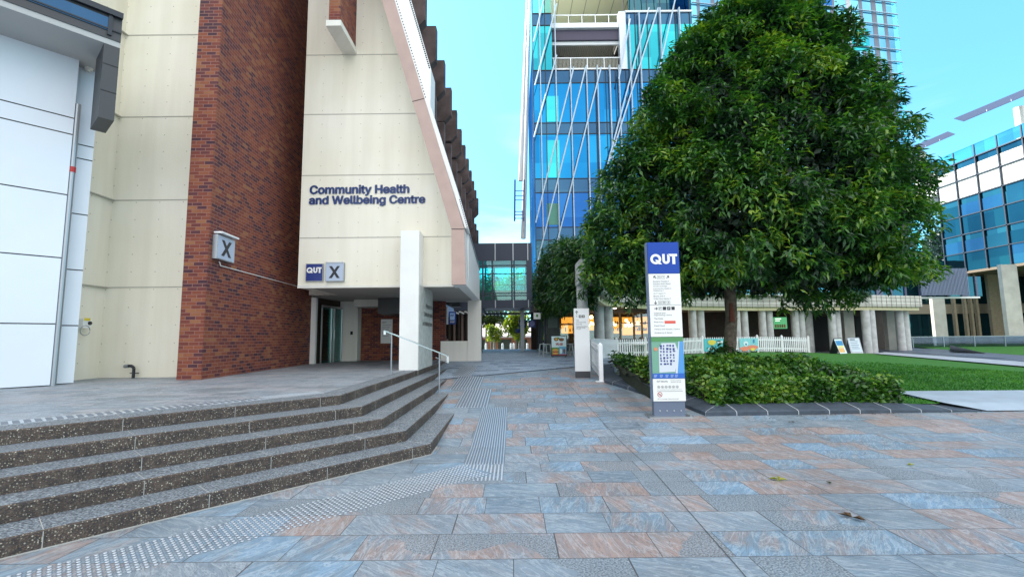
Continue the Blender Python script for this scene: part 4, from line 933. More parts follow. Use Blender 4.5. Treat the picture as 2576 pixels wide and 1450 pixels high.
# ================================================================ CAFE TERRACE, COLONNADE
zc0, zc1 = 3.46, 4.22
edge = [(2.25, 15.0), (2.95, 15.0), (3.3, 18.5), (4.9, 24.0), (8.0, 27.2), (11.0, 28.8), (16.0, 30.4), (23.5, 31.0), (28.2, 32.4)]
T2 = thing('cafe_terrace_building', 'curved pale concrete terrace with paired round columns in front of the lit cafe', 'building', (12, 31, .42))
sl_pts = edge + [(28.2, 35.9), (1.3, 35.9), (1.3, 27.0), (2.25, 20)]
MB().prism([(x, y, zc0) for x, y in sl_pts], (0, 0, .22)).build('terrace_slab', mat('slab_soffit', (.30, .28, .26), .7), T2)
b = MB(); c_ = MB(); wv = MB()
for i in range(2, len(edge) - 1):
    p, q = Vector((*edge[i], 0)), Vector((*edge[i + 1], 0)); d = (q - p); nrm = Vector((d.y, -d.x, 0)).normalized()
    b.obox(p + nrm * .12 + Vector((0, 0, zc0 + .02)), d, -nrm * .25, (0, 0, .74))
    c_.obox(p - nrm * .10 + Vector((0, 0, zc0 - .22)), d, -nrm * .3, (0, 0, .219))
    L_ = d.length
    for k in range(int(L_ / .42)):
        o = p + d * (k + .5) / int(L_ / .42) + nrm * .135; wv.tube(o + Vector((0, 0, zc0 - .1)), o + Vector((0, 0, zc0 + .76)), .008, 4)
    for zz in (.12, .36, .6): wv.obox(p + nrm * .14 + Vector((0, 0, zc0 + zz)), d, nrm * .012, (0, 0, .014))
b.build('parapet', paleconc, T2); c_.build('edge_beam', mat('cream_beam', (.70, .62, .38), .6), T2)
wv.build('wire_trellis', mat('rust_wire', (.10, .06, .04), .7), T2)
# tip block and column behind the small sign
tp = PY(1464, 680, 16.2)
box('corner_block', (tp.x - .22, 15.2, PY(1464, 716, 16).z), (tp.x + .25, 16.4, PY(1464, 661, 16).z), concrete, T2)
def col(x, y, r, z0, z1, lab, grp='round concrete columns of the colonnade'):
    o = MB().tube((x, y, z0), (x, y, z1), r, 24).build('round_column', concrete, smooth=False); o.data.shade_smooth()
    mt = o.modifiers.new('s', 'EDGE_SPLIT'); return tag(o, lab, 'column', grp)
xq = PY(1465, 800, 16.3).x; col(xq, 16.3, .19, g(xq, 16.3), PY(1464, 716, 16).z - .003, 'single round concrete column standing right behind the small white sign')
pairs = [(1506, 1531, 24.9, .27), (1741, 1765, 29.4, .24), (1852, 1876, 30.4, .23), (1916, 1939, 30.9, .23), (1998, 2019, 31.4, .24), (2091, 2110, 31.4, .23), (2176, 2197, 31.3, .25), (2261, 2282, 32.9, .25)]
k = 0; names = ['leftmost pair', 'second pair, just right of the tall QUT sign', 'third pair, behind the tree trunk', 'fourth pair, right of the trunk', 'fifth pair, at the end of the picket fence', 'sixth pair, by the A-frame boards', 'seventh pair, nearest the lawn edge', 'last pair at the right end']
for i, (ua, ub, Y, r_) in enumerate(pairs):
    for j, u in enumerate((ua, ub)):
        x = PY(u, 800, Y).x; yy_ = Y + (0 if j == 0 else .25)
        col(x, yy_, r_, g(x, Y) - .01, zc0 - .223 if i else zc0 - .003, ('left' if j == 0 else 'right') + ' column of the ' + names[i])
x = PY(2035, 800, 32.5).x; col(x, 32.8, .36, .41, zc0 - .003, 'thicker darker round column standing back beside the fence end')
# rear walls, glazing
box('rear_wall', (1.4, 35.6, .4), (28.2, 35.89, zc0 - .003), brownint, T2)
for u0_, u1_, Yq, mm_ in ((2122, 2147, 33.5, paleconc), (2230, 2262, 33.8, paleconc)):
    a, c = PY(u0_, 800, Yq), PY(u1_, 800, Yq); box('pier', (a.x, Yq, .41), (c.x, Yq + .4, zc0 - .003), mm_, T2)
for u0_, u1_ in ((2042, 2085), (2150, 2176)):
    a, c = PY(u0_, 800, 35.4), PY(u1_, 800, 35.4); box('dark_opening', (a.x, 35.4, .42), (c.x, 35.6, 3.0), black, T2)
CY = 30.6
fa, fb = PY(1396, 800, CY).x, PY(1655, 800, CY).x
zt_ = PY(1500, 787, CY).z
frmb = mat('timber_frame', (.20, .15, .10), .5)
box('cafe_header', (fa, CY, zt_), (PY(1850, 800, CY).x, CY + .2, zc0 - .003), mat('header_brown', (.16, .12, .10), .6), T2)
amber = mat('amber_glow', (.5, .25, .06), .6, emit=(1, .36, .05), estr=1.1)
box('cafe_back', (fa, 34.6, .42), (fb, 34.8, zc0 - .01), brownint, T2)
litr = random.Random(3)
for u0_, u1_, v0_, v1_ in ((1412, 1440, 797, 815), (1412, 1440, 817, 838), (1480, 1500, 800, 830), (1540, 1556, 797, 838), (1566, 1590, 797, 842), (1594, 1612, 798, 818), (1594, 1612, 822, 840), (1618, 1632, 796, 838), (1645, 1662, 790, 846)):
    a, c = PY(u0_, v1_, 33.6), PY(u1_, v0_, 33.6); box('glow_panel', (a.x, 33.6, a.z), (c.x, 33.7, c.z), amber, T2)  # glowing panels stand in for the warm-lit back wall of the cafe
b = MB()
for i in range(60): 
    x = litr.uniform(fa + .3, fb); z = litr.choice([1.55, 2.05, 2.5]); b.box((x, 33.45, z), (x + .08, 33.55, z + litr.uniform(.12, .3)))
b.build('bottles', mat('bottle_dark', (.06, .02, .01), .3), T2)
for u in (1398, 1445, 1502, 1535, 1559, 1594, 1614, 1640, 1700):
    x = PY(u, 800, CY).x; MB().box((x - .06, CY + .02, .42), (x + .06, CY + .12, zt_)).build('door_frame', frmb, T2)
MB().box((fa, CY + .06, .42), (fb, CY + .08, zt_)).build('cafe_glazing', gdim, T2)
for zz in (1.0, 2.5): MB().box((fa, CY + .03, zz), (fb, CY + .11, zz + .05)).build('transom', frmb, T2)
bulb = mat('lit_bulb', (1, .8, .5), .3, emit=(1, .62, .22), estr=9)
for i, (u, v) in enumerate(((1398, 797), (1487, 797), (1487, 812), (1480, 818), (1494, 814), (1541, 812), (1547, 816), (1575, 805), (1580, 812), (1583, 818), (1573, 818), (1590, 816), (1604, 812))):
    p = PY(u, v, 31.8 if i > 1 else 29.5); o = MB()
    for a_ in range(4): o.tube((p.x, p.y, p.z - .11 * math.cos(a_ * .785)), (p.x, p.y, p.z - .11 * math.cos((a_ + 1) * .785)), max(.004, .11 * math.sin(a_ * .785)), 10, max(.004, .11 * math.sin((a_ + 1) * .785)))
    tt = thing('pendant_lamp', 'glowing globe lamp, ' + ORD[i] + ' from the left inside the cafe' if i > 1 else ('small white globe light left of the white directory sign' if i == 0 else 'small white globe light right of the white directory sign'), 'lamp', p, 'glowing globe lamps of the cafe')
    o.build('globe', bulb, tt); MB().tube((p.x, p.y, p.z + .1), (p.x, p.y, zc0), .008, 5).build('cord', black, tt)
dl = mat('downlight', (1, .9, .8), .3, emit=(1, .8, .6), estr=6)
for i, (u, v) in enumerate(((1495, 776), (1546, 783), (1574, 781), (1590, 772), (1690, 776), (1700, 783), (1760, 775), (1790, 780), (1820, 776))):
    p = PZ(u, v, zc0 - .02)
    if p.y > 30.4: p = Vector((p.x * 29.8 / p.y, 29.8, zc0 - .02))
    o = MB().tube((p.x, p.y, zc0 - .03), (p.x, p.y, zc0 - .002), .10, 12).build('ceiling_downlight', dl); tag(o, 'small recessed downlight, ' + ORD[i] + ' from the left under the terrace ceiling', 'downlight', 'recessed downlights under the terrace')
# menu screens
a, c = PY(1948, 826, 33.4), PY(1978, 797, 33.4)
t = thing('menu_board', 'lit green menu board hanging in the colonnade between the column pairs', 'menu board', (a.x, 33.4, 2))
box('screen', (a.x, 33.4, a.z), (c.x, 33.5, c.z), mat('screen_green', (.02, .1, .04), .4, emit=(.05, .22, .09), estr=.8), t)
b = MB(); b.box((a.x + .08, 33.39, c.z - .15), (a.x + .5, 33.399, c.z - .08)).box((a.x + .08, 33.39, c.z - .28), (a.x + .4, 33.399, c.z - .22)); b.build('writing', mat('screen_white', (.8, .9, .8), .4, emit=(.8, .9, .8), estr=.6), t)
b = MB()
for i in range(5): b.box((a.x + .03 + .16 * i, 33.39, a.z + .06), (a.x + .14 + .16 * i, 33.399, a.z + .3))
b.build('pictures', mat('food_red', (.5, .18, .06), .5), t)
# corridor side wall of the cafe
t2 = thing('shopfront', 'dark framed glass shopfront along the corridor side of the cafe', 'shopfront', (1.9, 28, .75))
sx = 1.85
MB().box((sx, 27.2, .78), (sx + .02, 35.4, 3.1)).build('glass', gdim, t2)
for y in (27.15, 29.2, 31.2, 33.3, 35.3): MB().box((sx - .03, y, .75), (sx + .05, y + .09, 3.44)).build('mullion', frm, t2)
MB().box((sx - .04, 27.15, .752), (sx + .06, 35.39, .85)).box((sx - .04, 27.15, 3.1), (sx + .06, 35.39, 3.2)).build('sill', frm, t2)
box('front_panel', (sx + .1, 27.16, .75), (2.75, 27.26, 3.44), mat('panel_dark_green', (.045, .06, .05), .35, noise=.4), t2)
box('poster', (sx + .2, 27.14, 2.2), (sx + .75, 27.158, 3.1), mat('poster_grey', (.15, .19, .16), .5), t2)

# ================================================================ GLASS LINK, SCREEN, RIGHT GLASS BUILDING
t = thing('glass_link', 'low glazed link with blue window posts above the right end of the colonnade', 'building', (30, 36, 4.3))
a, c = PY(2085, 742, 37), PY(2335, 700, 37)
box('glazing', (22, 37.8, 4.6), (38, 38, 6.2), gteal, t); box('lower_rail', (22, 37.5, 4.42), (37.5, 37.75, 4.55), whitem, t)
for i in range(14): MB().box((22.5 + i * 1.15, 37.7, 4.6), (22.5 + i * 1.15 + (.5 if i % 3 == 0 else .14), 37.79, 6.2)).build('post', mat('link_post', (.10, .12, .2), .5), t)
t = thing('mesh_screen', 'blue grey perforated metal screen box hung beside the colonnade end', 'screen', (35, 38, 4.5))
a, c = PY(2318, 741, 37), PY(2428, 676, 37)
MB().box((a.x, 37, a.z), (c.x, 37.1, c.z)).build('mesh', mat('mesh_blue', (.11, .14, .24), .5), t)
b = MB()
for i in range(34): x = a.x + (c.x - a.x) * i / 33; b.box((x - .02, 36.93, a.z - .05), (x + .02, 36.999, c.z + .05))
b.build('slats', mat('slat_blue', (.22, .27, .38), .5), t)
GX = 46.0
t = thing('glass_office_building', 'glass office block on stone piers at the right edge, sunlit along its top', 'building', (GX, 44, .42))
y0_, y1_ = 34.0, PX(2372, 600, GX).y
zt0 = PX(2500, 385, GX).z; 
ztop = PX(2575, 345, GX).z; zbot = PX(2560, 662, GX).z
box('glass_block', (GX + .05, y0_, zbot), (80, y1_, ztop), gteal, t)
rows = 6
for r_ in range(rows):
    z0, z1 = zbot + (ztop - zbot) * r_ / rows, zbot + (ztop - zbot) * (r_ + 1) / rows
    for i in range(7):
        ya, yb = y0_ + (y1_ - y0_) * i / 7, y0_ + (y1_ - y0_) * (i + 1) / 7
        MB().box((GX, ya + .05, z0 + .05), (GX + .049, yb - .05, z1 - .05 - (.6 if r_ % 2 else 0))).build('window', [gdk, gdk, gspan, gteal, gdk, gdk, gspan][(i * 3 + r_ * 5) % 7] if r_ < rows - 2 else mat('sunlit_pane_cream', (.72, .70, .62), .4), t)  # top rows painted cream: sunlight put into the pane colour
    MB().box((GX - .12, y0_, z1 - .06), (GX - .001, y1_, z1 + .04)).build('transom', frm, t)
for i in range(8): y = y0_ + (y1_ - y0_) * i / 7; MB().box((GX - .12, y - .05, zbot), (GX + .0, y + .05, ztop + 1.2)).build('mullion', frm, t)
MB().box((GX - .1, y0_, ztop + 1.15), (GX - .02, y1_ + 2, ztop + 1.23)).box((GX - .07, y0_, ztop + .1), (GX - .05, y1_ + 2, ztop + 1.15)).build('roof_balustrade', gpale, t)
MB().box((GX, y1_, ztop - 2.6), (80, y1_ + 3.2, ztop)).build('roof_return', mat('sunlit_white', (.82, .8, .74), .5), t)
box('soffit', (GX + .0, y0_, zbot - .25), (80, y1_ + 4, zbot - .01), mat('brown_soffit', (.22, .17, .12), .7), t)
box('lower_wall', (56, 34, .4), (56.3, 56, zbot - .25), brownint, t)
box('rear_lower_wall', (34, 56, .4), (80, 56.3, zbot - .25), brownint, t)
box('rear_upper_wall', (40, y1_ + 4.05, zbot - .2), (80, y1_ + 4.3, zbot + 2), gteal, t)
for u0_, u1_, Y, vb in ((2528, 2568, 41, 870), (2345, 2376, 45, 866)):
    a, c = PY(u0_, 760, Y), PY(u1_, 760, Y); MB().box((a.x, Y, .4), (c.x, Y + .35, zbot - .26)).build('pier', paleconc, t)
for i, u in enumerate((2296, 2322, 2398, 2425, 2440, 2455, 2490)):
    a = PY(u, 760, 48 if i > 1 else 52); MB().box((a.x, a.y, .4), (a.x + (1.1 if i in (1, 6) else .22), a.y + .3, zbot - .26)).build('window_post', mat('stone_gold', (.36, .30, .2), .7, noise=.2), t)
MB().box((34, 49.5, 3.7), (56, 49.8, 4.7)).build('floor_band', mat('stone_gold2', (.34, .30, .22), .7), t)
box('dark_glazing', (34, 50.2, .4), (56, 50.3, zbot - .26), gteal, t)
t = thing('glass_balustrade', 'low smoked glass balustrade in front of the office block piers', 'balustrade', (40, 40, .42))
MB().box((PY(2290, 860, 40).x, 40, .42), (58, 40.03, 1.35)).build('glass', glass_clear('smoked', (.35, .42, .5), .1), t)
MB().box((PY(2290, 860, 40).x, 39.98, 1.35), (58, 40.05, 1.40)).build('handrail', galv, t)
for i in range(9): x = PY(2295, 860, 40).x + i * 2.6; MB().box((x, 39.97, .42), (x + .05, 40.06, 1.35)).build('post', galv, t)
# solar panels on poles
solar = mat('solar_panel', (.07, .06, .10), .3, metal=.3)
for (ua, va, ub, vb_, Y, pu, pv0, pv1, lab) in ((2423, 306, 2610, 228, 47, 2562, 262, 345, 'large tilted solar panel on a pole above the office roof, right edge'), (2296, 384, 2402, 338, 60, 2318, 380, 480, 'smaller tilted solar panel partly behind the tree crown')):
    a, c = PY(ua, va, Y), PY(ub, vb_, Y); t = thing('solar_tracker', lab, 'solar panel', a, 'rooftop solar trackers')
    MB().obox(a, c - a, (1.0, 2.0, 1.25), (0, 0, .06)).build('panel', solar, t)
    for q in (.33, .66): MB().obox(a + (c - a) * q + Vector((-.2, -.03, -.02)), (c - a) * .01, (0, .02, 0), (0, 0, .2)).build('panel_seam', galv, t)
    p1, p2 = PY(pu, pv0 + 8, Y + 2.4), PY(pu, pv1, Y + 2.4); MB().tube((p1.x, p1.y, p1.z), (p1.x, p1.y, p2.z - 2), .45, 12).build('post', creamp, t)

# ================================================================ LAWN, KERB, PATHS
lawnz = lambda x, y: .22 + .0180 * (y - 9) if x < 9 else max(.22 + .018 * (y - 9) * (1 - .45 * min(1, max(0, (x - 16) / 5))), g(x, y) + .03)
K = [(1519, 961), (1540, 968), (1580, 980), (1640, 999), (1712, 1020), (1776, 1046)]
kp = [PG(u, v) for u, v in K]; kr = PG(2470, 1034.5)
kp[0].y -= .1
outer = [Vector((p.x, p.y, 0)) for p in kp] + [Vector((x, kp[-1].y + (kr.y - kp[-1].y) * (x - kp[-1].x) / (kr.x - kp[-1].x), 0)) for x in np.linspace(kp[-1].x + .6, kr.x, 9)]
# extension backwards from the fence corner
outer = [Vector((3.1, 16.5, 0)), Vector((2.6, 14.3, 0))] + outer
nk = len(outer); inner = []; mid = []
for i, p in enumerate(outer):
    d = (outer[min(i + 1, nk - 1)] - outer[max(i - 1, 0)]).normalized(); nn_ = Vector((-d.y, d.x, 0)); inner.append(p + nn_ * .42); mid.append(p + nn_ * .05)
hk = [.18 if i < nk - 4 else (.16, .13, .09, .04)[i - nk + 4] for i in range(nk)]
vs = []; fs = []
for i in range(nk):
    gz = g(outer[i].x, outer[i].y)
    vs += [(outer[i].x, outer[i].y, gz - .1), (outer[i].x, outer[i].y, gz + hk[i] * .38), (mid[i].x, mid[i].y, gz + hk[i] * .52), (inner[i].x, inner[i].y, gz + hk[i] * .95), (inner[i].x, inner[i].y, gz - .1)]
for i in range(nk - 1):
    for j in range(4): a = i * 5 + j; fs.append((a, a + 5, a + 6, a + 1))
tk = MB().add(vs, fs).build('garden_kerb', bluestone); tag(tk, 'sloping dark bluestone kerb edging the planted bed and lawn', 'kerb')
jb = MB()
def kseg(i, f):
    P = [outer[i].lerp(outer[i + 1], f), outer[i].lerp(outer[i + 1], f), mid[i].lerp(mid[i + 1], f), inner[i].lerp(inner[i + 1], f)]
    hh = hk[i] * (1 - f) + hk[i + 1] * f; gz = g(P[0].x, P[0].y); zz = [gz, gz + hh * .38, gz + hh * .52, gz + hh * .95]
    return [Vector((p.x, p.y, z + .003)) for p, z in zip(P, zz)]
for i in range(2, nk - 2):
    q = kseg(i, .98); d = (outer[i + 1] - outer[i]).normalized() * .012; nn_ = Vector((d.y, -d.x, 0)).normalized() * .003
    for a, c in zip(q[:-1], q[1:]): jb.add([a + nn_, a + d + nn_, c + d + nn_, c + nn_], [(0, 1, 2, 3)])
jb.build('kerb_joint', mat('kerb_joint', (.55, .58, .6), .8), tk)
# lawn
pathA = [PZ(2200, 889, .44), PZ(2575, 922, .42), PZ(2900, 955, .40)]
def lawn_limit(x): # far edge of the near lawn
    a, c = pathA[0], pathA[2]
    return a.y + (c.y - a.y) * (x - a.x) / (c.x - a.x)
ps0 = PG(2326, 1010); 
vs = []; fs = []; nx_ = 60; ny_ = 34
def near_edge(x):
    best = 99
    for i in range(nk - 1):
        p, q = inner[i], inner[i + 1]
        if min(p.x, q.x) <= x <= max(p.x, q.x) and abs(p.x - q.x) > 1e-5:
            best = min(best, p.y + (q.y - p.y) * (x - p.x) / (q.x - p.x))
    return best
slab_y = PG(2330, 993).y; slab_x = PG(2324, 1012).x
xs_l = list(np.linspace(inner[3].x + .02, inner[-5].x, 22)) + list(np.linspace(slab_x - .05, slab_x + .02, 2)) + list(np.linspace(slab_x + .6, 23, 30)) + [26, 30]
def far_edge(x):
    if x > pathA[0].x: return min(40, 60) if False else 30.0
    return lawn_limit(x) if x > pathA[2].x - 0 and False else 30.0
# near lawn: bounded at the back by the fence line / colonnade and on the right by the diagonal path
fencepts = [PG(1494, 930), PZ(1552, 899.5, .50), PZ(1623, 896, .53), PZ(1768, 889, .56), PZ(1906, 885.5, .58), PZ(2034, 882.5, .58), PZ(2170, 888, .44), PZ(2200, 889, .44), PZ(2575, 922, .42), PZ(2900, 955, .40)]
def back(x):
    for i in range(len(fencepts) - 1):
        p, q = fencepts[i], fencepts[i + 1]
        if p.x <= x <= q.x: return p.y + (q.y - p.y) * (x - p.x) / (q.x - p.x)
    return None
# path direction: from (24,31) to nearer right; points beyond have smaller y
pA, pB_, pC = pathA
def yback(x):
    cand = []
    if x <= pA.x: 
        b_ = back(x); 
        if b_ is None: b_ = 14.5
        return b_
    return None
cols = []
for x in np.linspace(inner[2].x + .1, pA.x, 80):
    yn = near_edge(x)
    if yn > 50: yn = slab_y
    if x > slab_x: yn = slab_y + .1 * 0
    yb_ = yback(x)
    if x > max(pB_.x, 0): 
        # right of the near path point the lawn starts behind the path line
        pass
    cols.append((x, yn, yb_))
vs = []; fs = []
for x, yn, yb_ in cols:
    # diagonal path cut: y must stay below the path line for x > pC.x
    for j in range(30):
        f_ = (j / 29) ** 1.5; y = yn + (yb_ - yn) * f_; vs.append((x, y, lawnz(x, y)))
for i in range(len(cols) - 1):
    for j in range(29): a = i * 30 + j; fs.append((a, a + 30, a + 31, a + 1))
struct(MB().add(vs, fs).build('lawn', grass_g))
# right part of the lawn beyond x of path start is cut by the diagonal path laid on top
def strip(pts, z, name, m, w0):
    b = MB(); b.add([(p[0], p[1], z) for p in pts], [tuple(range(len(pts)))]); return struct(b.build(name, m))
E_ = lambda u, v, z=.46: PZ(u, v, z)
lz = .50
strip([E_(2196, 888, lz), E_(2575, 920, lz), E_(3000, 957, lz), E_(3000, 938, lz), E_(2575, 909, lz), E_(2225, 884.5, lz)], lz, 'garden_path', grey_path, 0)
strip([E_(2225, 884.4, lz), E_(2575, 908.9, lz), E_(3000, 937.9, lz), E_(3000, 930, lz), E_(2575, 903, lz), E_(2240, 882.5, lz)], lz + .002, 'drain_channel', mat('channel_dark', (.03, .04, .07), .4), 0)
strip([E_(2200, 882.5, lz), E_(2240, 882.4, lz), E_(2575, 902.9, lz), E_(3000, 929.9, lz), E_(3000, 912, lz), E_(2575, 893, lz), E_(2345, 876.5, lz), E_(2200, 877, lz)], lz, 'side_path', dark_path, 0)
strip([E_(2345, 876.4, lz), E_(2575, 892.9, lz), E_(3000, 911.9, lz), E_(3400, 868, lz), E_(2575, 866.2, lz), E_(2286, 870, lz)], lz + .004, 'far_lawn', grass_g, 0)
# pale slab at the right
gz = lawnz(slab_x, slab_y)
s0, s1_, s2_, s3_ = PG(2326, 1011), PG(2326, 993.5), PG(2900, 1002), PG(2900, 1062)
def onkerb(p, z): return (p.x, p.y, z)
q = [inner[-6] + Vector((0, .0, 0)), Vector((inner[-6].x, slab_y, 0)), Vector((30, slab_y - .1, 0)), Vector((30, kr.y - .2, 0)), Vector((kr.x, kr.y + .02, 0)), inner[-3]]
q = [Vector((slab_x, near_edge(slab_x) if near_edge(slab_x) < 50 else kr.y + .4, 0)), Vector((slab_x, slab_y, 0)), Vector((34, slab_y - .4, 0)), Vector((34, kr.y - .1, 0)), Vector((kr.x + .1, kr.y, 0))] + [v.copy() for v in inner[-2:-6:-1] if v.x > slab_x]
zsl = g(10, slab_y) + .27
vsl = [(p.x, p.y, g(p.x, p.y) + (.02 if p.y < kr.y + .2 and p.x > kr.x - .5 else .10)) for p in q]
struct(MB().add(vsl, [tuple(range(len(q)))[::-1]]).build('side_pavement', mat('pale_slab', (.36, .43, .50), .5, noise=.15, nscale=2)))
# white wedge on the far lawn
a, c, d_, e_ = E_(2388, 879, .52), E_(2484, 888, .52), E_(2468, 880, .52), E_(2420, 886, .52)
o = MB().add([(a.x, a.y, .5), (c.x, c.y, .5), (c.x + 1, c.y + 3, .5), (a.x + 3, a.y + 2, .5), (c.x - .2, c.y + 2, .95)], [(0, 1, 4), (1, 2, 4), (2, 3, 4), (3, 0, 4)]).build('skylight', whitep); tag(o, 'low white wedge shaped skylight rising from the far lawn', 'skylight')

# ---------------------------------------------------------------- grass blades (nearest part of the lawn), many small leaves
n = 42000
gx = rng.uniform(3.2, 15.5, n); gy = 9.3 + rng.beta(1.0, 1.9, n) * 12
keep = []
for i in range(n):
    x, y = gx[i], gy[i]; yn = near_edge(x)
    if yn > 50 or x > slab_x: yn = slab_y + .02
    if y > yn + .02: keep.append(i)
gx, gy = gx[keep], gy[keep]; n = len(gx)
P = np.stack([gx, gy, np.array([lawnz(a, c) for a, c in zip(gx, gy)]) - .005], 1); D = rng.normal(size=(n, 3)) * .45; D[:, 2] = 1
o = leaves(P, D, rng.normal(size=(n, 3)), rng.uniform(.03, .07, n), np.full(n, .006) + gy * .0004, 'lawn_grass', grassm, fold=.1); tag(o, 'short mown green grass blades covering the lawn beside the bed', 'grass', kind='stuff')

# ================================================================ HEDGE
hd = thing('hedge', 'low dense leafy green hedge filling the bed behind the kerb', 'hedge', (6, 11, .2))
def hedge_h(x, y):
    yn = near_edge(x) if x > inner[2].x else 99
    if yn > 50: yn = 9.4
    e = min(1, max(0, (y - yn - .05) / .42)); e *= min(1, max(0, (7.95 + .0 * y - x) / .55)); e *= min(1, max(0, (14.2 - y - .25 * abs(x - 6)) / 1.2)) if x > 3.4 else 1
    return math.sqrt(max(0, e)) * (.50 + .10 * math.sin(x * 3.1) * math.cos(y * 2.3) + .05 * math.sin(x * 9 + y * 7))
pts = []; nr_ = []
while len(pts) < 15500:
    x = rng.uniform(inner[2].x - .2, 8.0); y = 9.2 + rng.beta(1, 1.4) * 5.3
    yn = near_edge(x)
    if yn > 50 or y < yn + .04: continue
    h = hedge_h(x, y)
    if h < .06: continue
    e = .06; gx_ = (hedge_h(x + e, y) - hedge_h(x - e, y)) / (2 * e); gy_ = (hedge_h(x, y + e) - hedge_h(x, y - e)) / (2 * e)
    f_ = rng.uniform(.0, 1) ** .5 if abs(gy_) + abs(gx_) > .6 else rng.uniform(.75, 1.05)
    pts.append((x, y, g(x, y) + .12 + h * f_ * 1.1)); v = np.array([-gx_, -gy_, 1.0]); nr_.append(v / np.linalg.norm(v))
pts = np.array(pts); nr_ = np.array(nr_)
# front skirt
m_ = 5200; xs_ = rng.uniform(3.6, 7.9, m_); ys_ = np.array([near_edge(a) for a in xs_]) + rng.uniform(.05, .2, m_); zz = rng.uniform(.08, .62, m_)
pts = np.vstack([pts, np.stack([xs_, ys_, np.array([g(a, 9.3) for a in xs_]) + zz], 1)]); nr_ = np.vstack([nr_, np.tile([0, -1, .35], (m_, 1))])
P, D, Nn, L, W_ = rosettes(pts, nr_, 2, .105, .033, droop=.15, spread=.75)
leaves(P, D, nr_.repeat(2, 0) + rng.normal(size=P.shape) * .5, L, W_, 'foliage', leafH, hd)
b = MB()
for i in range(160):
    x = rng.uniform(3.7, 7.8); y = near_edge(x) + rng.uniform(.1, .5); z = g(x, y) + .15; b.tube((x, y, z), (x + rng.uniform(-.12, .12), y + rng.uniform(-.1, .1), z + .4), .006, 4)
b.build('stems', bark, hd)
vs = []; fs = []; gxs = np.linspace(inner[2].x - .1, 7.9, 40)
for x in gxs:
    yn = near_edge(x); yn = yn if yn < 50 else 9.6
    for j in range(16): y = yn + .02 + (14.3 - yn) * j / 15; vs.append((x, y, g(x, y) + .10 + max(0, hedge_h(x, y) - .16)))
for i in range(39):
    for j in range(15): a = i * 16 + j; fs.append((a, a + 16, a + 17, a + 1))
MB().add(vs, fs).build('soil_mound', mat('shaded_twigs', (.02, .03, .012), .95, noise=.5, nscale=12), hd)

# ================================================================ MAIN TREE
TR = thing('broadleaf_tree', 'large dense broadleaf tree with a wide dark green crown rising from the hedge', 'tree', (6.65, 14.0, .5))
CYt = 14.2
prof = [(-28, 1870, 1960), (-8, 1810, 2040), (10, 1765, 2090), (60, 1690, 2150), (120, 1655, 2165), (200, 1615, 2215), (260, 1590, 2255), (330, 1560, 2300), (400, 1540, 2325), (470, 1500, 2360), (540, 1478, 2375), (600, 1470, 2355), (650, 1468, 2345), (700, 1478, 2310), (735, 1530, 2220), (750, 1640, 2080)]
pz = []; 
for v, ul, ur in prof:
    a, c = PY(ul, v, CYt), PY(ur, v, CYt); zz_ = EYE + (a.z - EYE) * float(np.interp(a.z, [3.5, 8, 13], [1.0, .965, .93])); nf = np.interp(a.z, [3, 6.5, 9.5, 13], [.95, .93, .88, .74]); pz.append((zz_, (a.x + c.x) / 2 * .968, (c.x - a.x) / 2 * nf))
pz.sort(); pzz = [p[0] for p in pz]; pc = [p[1] for p in pz]; pr = [p[2] for p in pz]
zlo, zhi = pzz[0], pzz[-1]
def crown(z): return np.interp(z, pzz, pc), np.interp(z, pzz, pr)
lumps = []
tries = 0
while len(lumps) < 330:
    z = rng.uniform(zlo + .35, zhi - .1); cx, r_ = crown(z)
    if rng.uniform() > (r_ / 5.2) ** 1 + .15: continue
    th_ = rng.uniform(0, 2 * math.pi); 
    if rng.uniform() < .45: th_ = rng.uniform(math.pi, 2 * math.pi)   # more lumps toward the front
    s_ = rng.uniform(.62, 1.0) if rng.uniform() < .85 else rng.uniform(.2, .6)
    lr = rng.uniform(.45, .85); rr_ = max(.1, (r_ - lr * .8)) * s_ ** .4
    lumps.append((cx + rr_ * math.cos(th_), CYt + rr_ * .58 * math.sin(th_), z, lr))
for z, cx, r_ in pz:   # silhouette lumps both sides and base fringe
    for sgn in (-1, 1):
        for _ in range(3): lr = rng.uniform(.35, .6); lumps.append((cx + sgn * (r_ - lr * .75), CYt + rng.uniform(-1.2, 1.2), z + rng.uniform(-.35, .35), lr))
for _ in range(70):
    a = rng.uniform(0, 2 * math.pi); q_ = rng.uniform(.2, 1); cx, r_ = crown(zlo + .6); lumps.append((cx + r_ * 1.05 * q_ * math.cos(a), CYt + 2.6 * q_ * math.sin(a), zlo + rng.uniform(.4, .75), rng.uniform(.3, .5)))
lumps = np.array(lumps)
k_ = 26
ctr = np.repeat(lumps[:, :3], k_, 0); rad = np.repeat(lumps[:, 3], k_); u_ = unit(len(ctr)); u_[:, 2] = np.where(u_[:, 2] < -.5, -u_[:, 2], u_[:, 2])
Q = ctr + u_ * (rad * rng.uniform(.85, 1.05, len(ctr)))[:, None] * [1, 1, .8]
cdir = Q - np.array([7.6, CYt, 5.0]); cdir /= np.linalg.norm(cdir, axis=1, keepdims=True)
Out = u_ * .6 + cdir * .5
P, D, Nn, L, W_ = rosettes(Q, Out, 9, .21, .036, droop=.55, spread=.8)
leaves(P, D, Nn, L, W_, 'crown', leafA, TR)
